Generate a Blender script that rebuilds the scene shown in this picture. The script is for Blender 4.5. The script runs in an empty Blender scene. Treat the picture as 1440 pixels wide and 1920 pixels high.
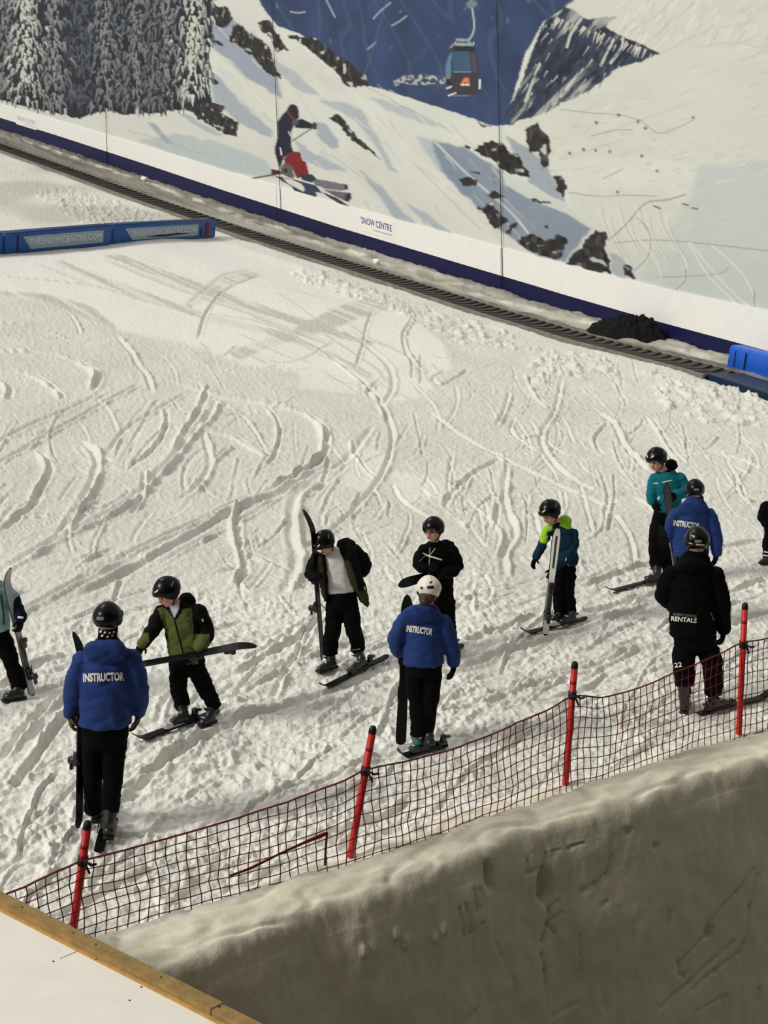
import bpy, bmesh, math, random
import numpy as np
from mathutils import Vector
from mathutils.bvhtree import BVHTree

# ------------------------------------------------------------------ camera
SC = bpy.context.scene
COL = SC.collection
FPX = 2884.0                       # focal length in pixels of the 1440x1920 frame
PITCH, ROLL = math.radians(10.2), math.radians(-1.0)
CAM = np.array([0.0, 0.0, 5.0])
FW = np.array([0, math.cos(PITCH), -math.sin(PITCH)])
_U0 = np.array([0, math.sin(PITCH), math.cos(PITCH)])
RT = math.cos(ROLL) * np.array([1.0, 0, 0]) + math.sin(ROLL) * _U0
UP = np.cross(RT, FW)
cd = bpy.data.cameras.new('camera')
cd.sensor_fit = 'VERTICAL'; cd.sensor_height = 36.0; cd.lens = FPX * 36.0 / 1920.0
cd.clip_start = 0.1; cd.clip_end = 400
cam = bpy.data.objects.new('camera', cd); COL.objects.link(cam)
from mathutils import Matrix
cam.matrix_world = Matrix(((RT[0], UP[0], -FW[0], CAM[0]), (RT[1], UP[1], -FW[1], CAM[1]), (RT[2], UP[2], -FW[2], CAM[2]), (0, 0, 0, 1)))
SC.camera = cam

# ------------------------------------------------------------------ light
w = bpy.data.worlds.new('hall_ambient'); SC.world = w; w.use_nodes = True
w.node_tree.nodes['Background'].inputs[0].default_value = (1.0, 0.985, 0.94, 1)
w.node_tree.nodes['Background'].inputs[1].default_value = 0.42
for nm, en, dr, an_ in (('floodlights_side', 2.1, (-0.72, -0.40, 0.62), 11), ('floodlights_upslope', 0.6, (-0.40, 0.35, 0.85), 20)):   # rows of lamps high on the left of the hall
    sd = bpy.data.lights.new(nm, 'SUN'); sd.energy = en; sd.angle = math.radians(an_); sd.color = (1.0, 0.98, 0.90)
    sun = bpy.data.objects.new(nm, sd); COL.objects.link(sun)
    sun.rotation_euler = Vector(dr).normalized().to_track_quat('Z', 'Y').to_euler(); sun.location = (-20, 10, 20)
SC.view_settings.view_transform = 'Standard'; SC.view_settings.look = 'None'
SC.view_settings.gamma = 1.0; SC.view_settings.use_curve_mapping = False
SC.view_settings.exposure = 0.0

# ------------------------------------------------------------------ geometry helpers
def ray(x, y):
    return FW + ((x - 720) / FPX) * RT - ((y - 960) / FPX) * UP
def rays(x, y):
    x = np.asarray(x, float)[..., None]; y = np.asarray(y, float)[..., None]
    return FW + ((x - 720) / FPX) * RT - ((y - 960) / FPX) * UP
def project(V):
    D = np.asarray(V) - CAM; z = D @ FW
    return 720 + FPX * (D @ RT) / z, 960 - FPX * (D @ UP) / z
SN = np.cross(ray(-1062, -90), ray(2000, 216)); SN /= np.linalg.norm(SN); SN *= np.sign(SN[2])   # slope normal
SH = -SN @ (ray(195, 1560) * FPX / 229.0)                                                       # camera height over the slope
def G(x, y, h=0.0):
    d = ray(x, y); return CAM + d * (-(SH - h) / (SN @ d))
def Gs(x, y, h=0.0):
    d = rays(x, y); return CAM + d * (-(SH - h) / (d @ SN))[..., None]
def slope_z(x, y):
    return CAM[2] - (SH + SN[0] * (x - CAM[0]) + SN[1] * (y - CAM[1])) / SN[2]
WD = ray(-1062, -90); WD /= np.linalg.norm(WD)                         # fall line, upwards along the mural wall
WH = np.array([WD[0], WD[1], 0]); WH /= np.linalg.norm(WH)
WN = np.cross(WH, [0, 0, 1.0]);                                         # away from the camera
WQ = WN @ (G(1440, 690) - CAM)
W0 = G(1440, 690)
WS = WD[2] / math.hypot(WD[0], WD[1])                                   # rise per metre along wall
def sag(u):                                                             # the run flattens out towards the bottom
    return np.interp(u, [-12, 0, 4, 8, 14, 21, 30, 38, 50, 62, 90], [0, -.02, -.18, -.25, -.28, -.31, -.25, -.15, -.05, 0, 0])
def sag_w(q): return sstep(9.0, 4.0, q)
def belt_q(u): return np.interp(u, [-10, -1, 4, 9, 14, 24, 36, 62, 80], [1.9, 1.9, 2.2, 2.35, 2.45, 2.85, 3.2, 3.6, 3.8])
def wall_uh(x, y):
    d = rays(x, y); P = CAM + d * (WQ / (d @ WN))[..., None]
    u = (P - W0) @ WH
    return u, P[..., 2] - (W0[2] + WS * u + sag(u))
def wall_pt(u, h, q=0.0):                                               # q: distance off the wall towards the slope
    u = np.asarray(u, float); h = np.asarray(h, float)
    return W0 + u[..., None] * WH + np.stack([0 * u, 0 * u, WS * u + sag(u) + h], -1) - np.asarray(q, float)[..., None] * WN
def ground_wall(u, q, h=0.0):                                           # a point of the slope given along-wall u and distance q from wall
    P = W0 + np.asarray(u, float)[..., None] * WH - np.asarray(q, float)[..., None] * WN
    P[..., 2] = slope_z(P[..., 0], P[..., 1]) + sag(u) * sag_w(np.asarray(q, float)) + h
    return P
def unit(v):
    v = np.asarray(v, float); return v / (np.linalg.norm(v) + 1e-12)

# noise ---------------------------------------------------------------
def _hash(ix, iy, seed):
    n = (ix.astype(np.int64) * 374761393 + iy.astype(np.int64) * 668265263 + seed * 1442695041) & 0x7fffffff
    n = ((n ^ (n >> 13)) * 1274126177) & 0x7fffffff
    return (n ^ (n >> 16)) & 0xffff
def perlin(x, y, seed=0):
    x = np.asarray(x, float); y = np.asarray(y, float)
    ix = np.floor(x); iy = np.floor(y); fx = x - ix; fy = y - iy
    def gr(ax, ay):
        a = _hash(ix + ax, iy + ay, seed) * (2 * math.pi / 65536.0)
        return np.cos(a) * (fx - ax) + np.sin(a) * (fy - ay)
    ux = fx * fx * fx * (fx * (fx * 6 - 15) + 10); uy = fy * fy * fy * (fy * (fy * 6 - 15) + 10)
    a = gr(0, 0) * (1 - ux) + gr(1, 0) * ux; b = gr(0, 1) * (1 - ux) + gr(1, 1) * ux
    return (a * (1 - uy) + b * uy) * 1.5
def fbm(x, y, o=4, seed=0, gain=0.5):
    s = 0; a = 1.0
    for k in range(o):
        s = s + a * perlin(x * 2 ** k, y * 2 ** k, seed + 17 * k); a *= gain
    return s
def sstep(a, b, x):
    t = np.clip((x - a) / (b - a), 0, 1); return t * t * (3 - 2 * t)
def lin(c):
    c = np.asarray(c, float) / 255.0
    return np.where(c <= 0.04045, c / 12.92, ((c + 0.055) / 1.055) ** 2.4)

# objects -------------------------------------------------------------
ORG = {}
def _link(o, parent, org):
    COL.objects.link(o)
    if parent is not None:
        o.parent = parent; ORG[o.name] = ORG[parent.name]
    else:
        o.location = org; ORG[o.name] = np.array(org, float)
def thing(name, label, cat, loc, group=None):
    o = bpy.data.objects.new(name, None); o.empty_display_size = 0.2
    _link(o, None, loc); o['label'] = label; o['category'] = cat
    if group: o['group'] = group
    return o
def tag(o, label=None, cat=None, group=None, kind=None):
    for k, v in (('label', label), ('category', cat), ('group', group), ('kind', kind)):
        if v: o[k] = v
    return o
def mesh_obj(name, V, F, mat, parent=None, org=None, smooth=True, colors=None):
    V = np.asarray(V, float)
    if parent is not None: org = ORG[parent.name]
    elif org is None: org = np.array([(V[:, 0].min() + V[:, 0].max()) / 2, (V[:, 1].min() + V[:, 1].max()) / 2, V[:, 2].min()])
    me = bpy.data.meshes.new(name)
    if isinstance(F, np.ndarray):
        n, k = F.shape
        me.vertices.add(len(V)); me.vertices.foreach_set('co', (V - org).astype(np.float32).ravel())
        me.loops.add(n * k); me.loops.foreach_set('vertex_index', F.astype(np.int32).ravel())
        me.polygons.add(n); me.polygons.foreach_set('loop_start', np.arange(0, n * k, k, dtype=np.int32))
        me.update(calc_edges=True); me.validate()
    else:
        me.from_pydata((V - org).tolist(), [], [list(f) for f in F]); me.update()
    if smooth: me.polygons.foreach_set('use_smooth', [True] * len(me.polygons))
    if colors is not None:
        at = me.color_attributes.new('Col', 'FLOAT_COLOR', 'POINT')
        C4 = np.ones((len(V), 4), np.float32); C4[:, :3] = colors
        at.data.foreach_set('color', C4.ravel())
    me.materials.append(mat)
    o = bpy.data.objects.new(name, me); _link(o, parent, org)
    return o
def grid_faces(r, c, closed=False):
    i = np.arange(r - 1)[:, None]; j = np.arange(c if closed else c - 1)[None, :]
    j2 = (j + 1) % c
    return np.stack([i * c + j, i * c + j2, (i + 1) * c + j2, (i + 1) * c + j], -1).reshape(-1, 4)
class MB:                                                               # mesh builder: collects pieces of one part
    def __init__(s): s.V = []; s.F = []; s.n = 0
    def add(s, V, F):
        V = np.asarray(V, float); s.V.append(V)
        s.F += [[i + s.n for i in f] for f in F]; s.n += len(V); return s
    def box(s, c, ax, ay, az, bev=0.0):                                 # centre and three half-axis vectors
        c, ax, ay, az = map(lambda a: np.asarray(a, float), (c, ax, ay, az))
        if bev <= 0:
            V = [c + i * ax + j * ay + k * az for i in (-1, 1) for j in (-1, 1) for k in (-1, 1)]
            return s.add(V, [(0, 1, 3, 2), (4, 6, 7, 5), (0, 4, 5, 1), (2, 3, 7, 6), (0, 2, 6, 4), (1, 5, 7, 3)])
        la, lb = np.linalg.norm(ax), np.linalg.norm(ay); fa, fb = 1 - bev / la, 1 - bev / lb
        lc = np.linalg.norm(az); fc = 1 - bev / lc
        ring = [(1, -fb), (1, fb), (fa, 1), (-fa, 1), (-1, fb), (-1, -fb), (-fa, -1), (fa, -1)]
        V = []
        for k, m in ((-1, fa), (-fc, 1), (fc, 1), (1, fa)):
            for i, j in ring: V.append(c + i * m * ax + j * m * ay + k * az)
        F = [list(range(7, -1, -1)), list(range(24, 32))]
        for k in range(3):
            for i in range(8): F.append((k * 8 + i, k * 8 + (i + 1) % 8, k * 8 + 8 + (i + 1) % 8, k * 8 + 8 + i))
        return s.add(V, F)
    def tube(s, P, R, N=12, frame=None, cap=0.8, horiz=False):          # R: radii or (a, b) pairs; frame=(side, normal) fixed
        P = np.asarray(P, float); n = len(P)
        R = [(r, r) if np.isscalar(r) else r for r in R]
        T = np.gradient(P, axis=0) if n > 1 else np.array([[0, 0, 1.0]])
        rings = []; side = None
        a = np.arange(N) * 2 * math.pi / N; ca, sa = np.cos(a)[:, None], np.sin(a)[:, None]
        for i in range(n):
            t = unit(T[i])
            if horiz: x, y = np.array([1.0, 0, 0]), np.array([0, 1.0, 0])
            elif frame is not None:
                x = unit(np.asarray(frame, float) - t * (t @ np.asarray(frame, float))); y = np.cross(t, x)
            else:
                ref = side if side is not None else (np.array([1.0, 0, 0]) if abs(t[0]) < 0.8 else np.array([0, 1.0, 0]))
                x = unit(ref - t * (t @ ref)); y = np.cross(t, x); side = x
            rings.append((P[i], x, y, R[i], t))
        out = []
        def ring(c, x, y, r, k): out.append(c + ca * x * r[0] * k + sa * y * r[1] * k)
        c, x, y, r, t = rings[0]; m = min(r) * cap
        V0 = c - t * m; ring(c - t * m * 0.72, x, y, r, 0.68)
        for q in rings: ring(*q[:4], 1.0)
        c, x, y, r, t = rings[-1]; m = min(r) * cap
        ring(c + t * m * 0.72, x, y, r, 0.68); V1 = c + t * m
        V = np.vstack(out + [V0[None], V1[None]]); k = len(out); F = []
        for i in range(k - 1):
            for j in range(N): F.append((i * N + j, i * N + (j + 1) % N, (i + 1) * N + (j + 1) % N, (i + 1) * N + j))
        for j in range(N):
            F.append((k * N, (j + 1) % N, j)); F.append((k * N + 1, (k - 1) * N + j, (k - 1) * N + (j + 1) % N))
        return s.add(V, F)
    def ball(s, c, x, y, z, N=14, M=9):                                 # ellipsoid from three half axes
        c, x, y, z = map(lambda a: np.asarray(a, float), (c, x, y, z)); V = []
        for i in range(1, M):
            t = math.pi * i / M
            for j in range(N):
                p = 2 * math.pi * j / N
                V.append(c + x * math.sin(t) * math.cos(p) + y * math.sin(t) * math.sin(p) + z * math.cos(t))
        V += [c + z, c - z]; F = []
        for i in range(M - 2):
            for j in range(N): F.append((i * N + j, (i + 1) * N + j, (i + 1) * N + (j + 1) % N, i * N + (j + 1) % N))
        b = (M - 1) * N
        for j in range(N):
            F.append((b, j, (j + 1) % N)); F.append((b + 1, (M - 2) * N + (j + 1) % N, (M - 2) * N + j))
        return s.add(V, F)
    def prism(s, poly, off):                                            # polygon extruded by vector off
        n = len(poly); P = np.asarray(poly, float); V = np.vstack([P, P + np.asarray(off, float)])
        return s.add(V, [list(range(n))[::-1], list(range(n, 2 * n))] + [(i, (i + 1) % n, n + (i + 1) % n, n + i) for i in range(n)])
    def build(s, name, mat, parent=None, smooth=True, org=None):
        return mesh_obj(name, np.vstack(s.V), s.F, mat, parent, org, smooth)

# materials -----------------------------------------------------------
MATS = {}
def mat(name, rgb, rough=0.6, var=0.12, scale=30.0, bump=0.0, bscale=80.0, spec=0.3, metal=0.0, trans=0.0, coat=0.0):
    if name in MATS: return MATS[name]
    m = bpy.data.materials.new(name); m.use_nodes = True; nt = m.node_tree; b = nt.nodes['Principled BSDF']
    c = lin(rgb)
    tc = nt.nodes.new('ShaderNodeTexCoord'); nz = nt.nodes.new('ShaderNodeTexNoise'); nz.inputs['Scale'].default_value = scale; nz.inputs['Detail'].default_value = 3
    nt.links.new(tc.outputs['Object'], nz.inputs['Vector'])
    rp = nt.nodes.new('ShaderNodeValToRGB')
    rp.color_ramp.elements[0].position = 0.3; rp.color_ramp.elements[1].position = 0.7
    rp.color_ramp.elements[0].color = (*(c * (1 - var)), 1); rp.color_ramp.elements[1].color = (*np.minimum(c * (1 + var), 1), 1)
    nt.links.new(nz.outputs['Fac'], rp.inputs['Fac']); nt.links.new(rp.outputs['Color'], b.inputs['Base Color'])
    b.inputs['Roughness'].default_value = rough; b.inputs['Specular IOR Level'].default_value = spec; b.inputs['Metallic'].default_value = metal
    b.inputs['Coat Weight'].default_value = coat
    if bump > 0:
        n2 = nt.nodes.new('ShaderNodeTexNoise'); n2.inputs['Scale'].default_value = bscale; n2.inputs['Detail'].default_value = 4
        bp = nt.nodes.new('ShaderNodeBump'); bp.inputs['Strength'].default_value = bump; bp.inputs['Distance'].default_value = 0.01
        nt.links.new(tc.outputs['Object'], n2.inputs['Vector']); nt.links.new(n2.outputs['Fac'], bp.inputs['Height']); nt.links.new(bp.outputs['Normal'], b.inputs['Normal'])
    MATS[name] = m; return m
def mat_col(name, rough=0.7, spec=0.25, nscale=60.0, var=0.0, bump=0.0, bscale=60.0, bdist=0.01, sss=0.0):          # base colour from the mesh's colour attribute, broken up by noise
    if name in MATS: return MATS[name]
    m = bpy.data.materials.new(name); m.use_nodes = True; nt = m.node_tree; b = nt.nodes['Principled BSDF']
    at = nt.nodes.new('ShaderNodeAttribute'); at.attribute_name = 'Col'
    tc = nt.nodes.new('ShaderNodeTexCoord'); nz = nt.nodes.new('ShaderNodeTexNoise'); nz.inputs['Scale'].default_value = nscale; nz.inputs['Detail'].default_value = 4
    nt.links.new(tc.outputs['Object'], nz.inputs['Vector'])
    mr = nt.nodes.new('ShaderNodeMapRange'); mr.inputs['From Min'].default_value = 0.25; mr.inputs['From Max'].default_value = 0.75
    mr.inputs['To Min'].default_value = 1 - var; mr.inputs['To Max'].default_value = 1 + var
    mx = nt.nodes.new('ShaderNodeMix'); mx.data_type = 'RGBA'; mx.blend_type = 'MULTIPLY'; mx.inputs[0].default_value = 1.0
    nt.links.new(nz.outputs['Fac'], mr.inputs['Value']); nt.links.new(at.outputs['Color'], mx.inputs[6]); nt.links.new(mr.outputs['Result'], mx.inputs[7])
    nt.links.new(mx.outputs[2], b.inputs['Base Color'])
    b.inputs['Roughness'].default_value = rough; b.inputs['Specular IOR Level'].default_value = spec
    if bump > 0:
        n2 = nt.nodes.new('ShaderNodeTexNoise'); n2.inputs['Scale'].default_value = bscale; n2.inputs['Detail'].default_value = 5; n2.inputs['Roughness'].default_value = 0.65
        bp = nt.nodes.new('ShaderNodeBump'); bp.inputs['Strength'].default_value = bump; bp.inputs['Distance'].default_value = bdist
        nt.links.new(tc.outputs['Object'], n2.inputs['Vector']); nt.links.new(n2.outputs['Fac'], bp.inputs['Height']); nt.links.new(bp.outputs['Normal'], b.inputs['Normal'])
    MATS[name] = m; return m

def text_tris(s, bold=0.0, cuts=0):
    cu = bpy.data.curves.new('lettering', 'FONT'); cu.body = s; cu.offset = bold; cu.resolution_u = 3
    o = bpy.data.objects.new('lettering', cu); COL.objects.link(o)
    dg = bpy.context.evaluated_depsgraph_get(); me = bpy.data.meshes.new_from_object(o.evaluated_get(dg))
    bm = bmesh.new(); bm.from_mesh(me); bmesh.ops.remove_doubles(bm, verts=bm.verts, dist=1e-4)
    bmesh.ops.triangulate(bm, faces=bm.faces)
    for _ in range(cuts):
        bmesh.ops.subdivide_edges(bm, edges=[e for e in bm.edges if e.calc_length() > 0.25], cuts=1); bmesh.ops.triangulate(bm, faces=bm.faces)
    bm.verts.ensure_lookup_table()
    V = np.array([v.co[:2] for v in bm.verts]); F = [[v.index for v in f.verts] for f in bm.faces]
    bm.free(); bpy.data.objects.remove(o); bpy.data.curves.remove(cu); bpy.data.meshes.remove(me)
    V = (V - V.min(0)) / (V.max(0) - V.min(0))
    return V, F
# ================================================================== the slope
random.seed(5); rng = np.random.default_rng(5)
EDGE_X = [-400, 0, 340, 480, 600, 720, 810, 870, 950, 1050, 1200, 1320, 1440, 1800]
EDGE_Y = [2045, 1915, 1800, 1752, 1703, 1665, 1632, 1606, 1570, 1538, 1500, 1455, 1418, 1300]
def edge_y(x): return np.interp(x, EDGE_X, EDGE_Y)
def wall_y(x): return 240 + (690 - 240) / 1440.0 * x

NC, NR = 840, 660
cx = np.linspace(-330, 1770, NC)
tt = np.linspace(0, 1, NR)
yt = wall_y(cx) - 5; yb = edge_y(cx) - 25
gy = yt[None, :] + (yb - yt)[None, :] * tt[:, None]
gx = np.repeat(cx[None, :], NR, 0)
GP = Gs(gx, gy)                                                          # points of the plane
E1 = unit(np.array([1, 0, 0]) - SN * SN[0]); E2 = np.cross(SN, E1)       # slope axes: right, away
ga = (GP - CAM) @ E1; gb = (GP - CAM) @ E2
gq = WQ - (GP - CAM) @ WN                                                # distance from the mural wall
gu = (GP - W0) @ WH
H = np.zeros_like(ga); GREY = np.zeros_like(ga)
ROUGH = np.zeros_like(ga)                                                # 0 smooth groomed .. 1 churned
def smooth_poly(pts, n=14, sub=5):
    P = np.asarray(pts, float)
    if len(P) < 3: return np.linspace(P[0], P[-1], n)
    Q = np.vstack([2 * P[0] - P[1], P, 2 * P[-1] - P[-2]]); out = []
    for i in range(1, len(Q) - 2):
        for t in np.linspace(0, 1, sub, endpoint=False):
            a, b, c, d = Q[i - 1], Q[i], Q[i + 1], Q[i + 2]
            out.append(0.5 * (2 * b + (c - a) * t + (2 * a - 5 * b + 4 * c - d) * t * t + (3 * b - a - 3 * c + d) * t ** 3))
    out.append(P[-1]); return np.array(out)
RMOD = []
def track(pts, wid=0.12, dep=0.03, berm=0.03, side=1, pad=16):           # a ski groove with its thrown-up ridge
    wid = wid * .34; dep = dep * .85; berm = berm * .85
    P = smooth_poly(pts)
    x0, x1 = P[:, 0].min() - pad, P[:, 0].max() + pad; y0, y1 = P[:, 1].min() - pad, P[:, 1].max() + pad
    j0, j1 = np.searchsorted(cx, [x0, x1])
    if j1 <= j0: return
    sub = gy[:, j0:j1]; ok = np.where((sub.max(1) > y0) & (sub.min(1) < y1))[0]
    if not len(ok): return
    sl = (slice(ok[0], ok[-1] + 1), slice(j0, j1))
    W = Gs(P[:, 0], P[:, 1]); A = (W - CAM) @ E1; B = (W - CAM) @ E2
    a, b = ga[sl], gb[sl]; best = np.full(a.shape, 9.0); sg = np.zeros(a.shape); tm = np.zeros(a.shape)
    n = len(A)
    for i in range(n - 1):
        dx, dy = A[i + 1] - A[i], B[i + 1] - B[i]; L2 = dx * dx + dy * dy + 1e-9
        t = np.clip(((a - A[i]) * dx + (b - B[i]) * dy) / L2, 0, 1)
        ex, ey = a - A[i] - t * dx, b - B[i] - t * dy; d = np.hypot(ex, ey); m = d < best
        best = np.where(m, d, best); sg = np.where(m, np.sign(dx * ey - dy * ex), sg); tm = np.where(m, (i + t) / (n - 1), tm)
    fade = sstep(0, 0.08, tm) * sstep(1, 0.9, tm)
    wv = wid * (1 + 0.25 * perlin(a * 2, b * 2, 91))
    nn = 0.55 + 0.9 * np.clip(perlin(a * 2.2, b * 2.2, 33) + 0.4, 0, 1)
    g = -dep * np.exp(-(best / wv) ** 2 * 1.5)
    r = berm * np.exp(-((best - 1.35 * wv) / (0.62 * wv)) ** 2) * np.where(sg * side > 0, 1.0, 0.25)
    H[sl] += (g + r * nn) * fade
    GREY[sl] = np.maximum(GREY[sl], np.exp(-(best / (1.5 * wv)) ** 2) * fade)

# areas by feel: smooth groomed zones in the upper left, churned below
def zone(poly, blur=0): 
    P = np.asarray(poly, float); m = np.zeros(gx.shape, bool); n = len(P)
    for i in range(n):
        xa, ya = P[i]; xb, yb_ = P[(i + 1) % n]
        if ya == yb_: continue
        c = (ya > gy) != (yb_ > gy)
        m ^= c & (gx < (xb - xa) * (gy - ya) / (yb_ - ya) + xa)
    m = m.astype(float)
    for _ in range(blur): m = blur1(m)
    return m
def blur1(m):
    q = np.pad(m, 1, mode='edge'); return (q[:-2, 1:-1] + q[2:, 1:-1] + q[1:-1, :-2] + q[1:-1, 2:] + 2 * q[1:-1, 1:-1]) / 6
wx = 14 * perlin(ga * 0.9, gb * 0.9, 3); 
smooth_zone = zone([(-330, 470), (60, 482), (400, 430), (560, 480), (640, 520), (735, 560), (830, 640), (845, 690), (790, 745), (715, 760), (600, 700), (470, 690), (340, 640), (230, 622), (60, 560), (-330, 520)], 6)
patches = zone([(560, 690), (690, 700), (690, 740), (560, 730)], 3) + zone([(650, 830), (725, 850), (700, 930), (640, 910)], 4) + zone([(735, 880), (830, 900), (825, 930), (760, 945), (730, 920)], 5)
scrape = (zone([(-330, 530), (0, 545), (90, 552), (170, 575), (215, 610), (260, 665), (225, 670), (170, 615), (120, 585), (60, 565), (-330, 560)], 2)
          + zone([(192, 480), (226, 478), (420, 548), (700, 640), (694, 650), (425, 568)], 1)
          + zone([(600, 590), (700, 530), (745, 560), (640, 610), (490, 660), (440, 680), (430, 660), (520, 630)], 3)
          + zone([(96, 490), (116, 488), (260, 543), (400, 592), (560, 630), (700, 702), (694, 710), (545, 640), (385, 600), (250, 556)], 1)
          + zone([(480, 502), (410, 520), (345, 572), (355, 578), (430, 535), (485, 512)], 1))
scrape = scrape * (.35 + .65 * sstep(-.25, .15, perlin(gq * 3.2, gu * .10, 14) + .5 * perlin(gq * 8, gu * .3, 15)))
upper = zone([(-330, 200), (0, 280), (420, 405), (380, 415), (60, 470), (-330, 480)], 3)
lower = sstep(1030, 1180, gy + 0.10 * (gx - 700))
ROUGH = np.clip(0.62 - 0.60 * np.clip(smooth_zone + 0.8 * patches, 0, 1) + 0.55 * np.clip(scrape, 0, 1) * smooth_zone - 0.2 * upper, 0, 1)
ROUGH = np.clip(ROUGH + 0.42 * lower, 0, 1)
near = sstep(1500, 700, gy)

# large undulation, wind-packed relief and churned clods
H += 0.03 * fbm(ga * 0.35, gb * 0.3, 3, 11)
wa = ga + 0.5 * perlin(ga * 0.7, gb * 0.7, 21); wb = gb + 0.5 * perlin(ga * 0.7, gb * 0.7, 22)
rot = math.radians(38); ra = wa * math.cos(rot) + wb * math.sin(rot); rb = -wa * math.sin(rot) + wb * math.cos(rot)
streak = 1 - np.abs(perlin(ra * 0.8, rb * 5.5, 41)) * 2.2
streak2 = 1 - np.abs(perlin(wa * 4.0, wb * 1.2, 42)) * 2.4
mid_r = sstep(760, 950, gx)
H += ROUGH * (0.013 * np.clip(streak, 0, 1) ** 3 * (1 - 0.6 * mid_r * (1 - lower)) + 0.013 * np.clip(streak2, 0, 1) ** 4 * (0.35 + 0.8 * mid_r * (1 - lower)))
cl = fbm(ga * 6.5 + 0.6 * wb, gb * 5.2, 3, 51, 0.55)
msk = np.clip(perlin(ga * 0.9, gb * 0.7, 52) + 0.35, 0, 1)
H += lower * (0.045 * np.clip(cl, 0, 1.2) ** 1.3 * (0.35 + msk)) + (1 - lower) * ROUGH * 0.014 * np.clip(cl - 0.1, 0, 1) * msk
cl2 = fbm(ra * 2.2, rb * 7.5, 3, 57, 0.6)
H += lower * 0.022 * np.clip(cl2, -0.2, 1)
fine = fbm(ga * 11, gb * 9, 2, 61)
H += (0.003 + 0.010 * ROUGH) * fine
streak3 = perlin(ra * 2.2, rb * 12, 43); streak4 = perlin(wa * 10, wb * 3.0, 44)
H += ROUGH * (0.011 * streak3 * (1 - .6 * mid_r * (1 - lower)) + 0.011 * streak4 * (.4 + .6 * mid_r * (1 - lower)))
crumb = np.abs(perlin(ga * 13, gb * 10, 45)) * np.clip(perlin(ga * 1.7, gb * 1.4, 46) * 2 + .35, 0, 1)
H += (lower * .042 + (1 - lower) * ROUGH * .036) * crumb
# clods thrown up beside the carpet lift
cz = (zone([(540, 490), (600, 490), (760, 545), (960, 610), (970, 650), (850, 640), (720, 560), (560, 515)], 4) + zone([(120, 340), (300, 390), (310, 418), (150, 420), (60, 360)], 4)
      + zone([(980, 640), (1130, 660), (1160, 700), (1000, 720)], 5) + zone([(1200, 690), (1440, 740), (1440, 800), (1260, 790)], 6) + zone([(480, 560), (600, 560), (800, 650), (560, 600)], 8) * 0.0)
cc = fbm(ga * 3.3, gb * 2.4, 3, 71, 0.6)
H += np.clip(cz, 0, 1) * 0.13 * np.clip(cc - 0.05, 0, 1)
# straight grooming lines parallel to the lift in the smooth zone
H += smooth_zone * 0.006 * np.sign(np.sin(gq * 2.6 + 0.3 * perlin(gu * 0.2, gq, 5))) * np.clip(perlin(gq * 1.4, gu * 0.03, 8) * 2, 0, 1)

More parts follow.
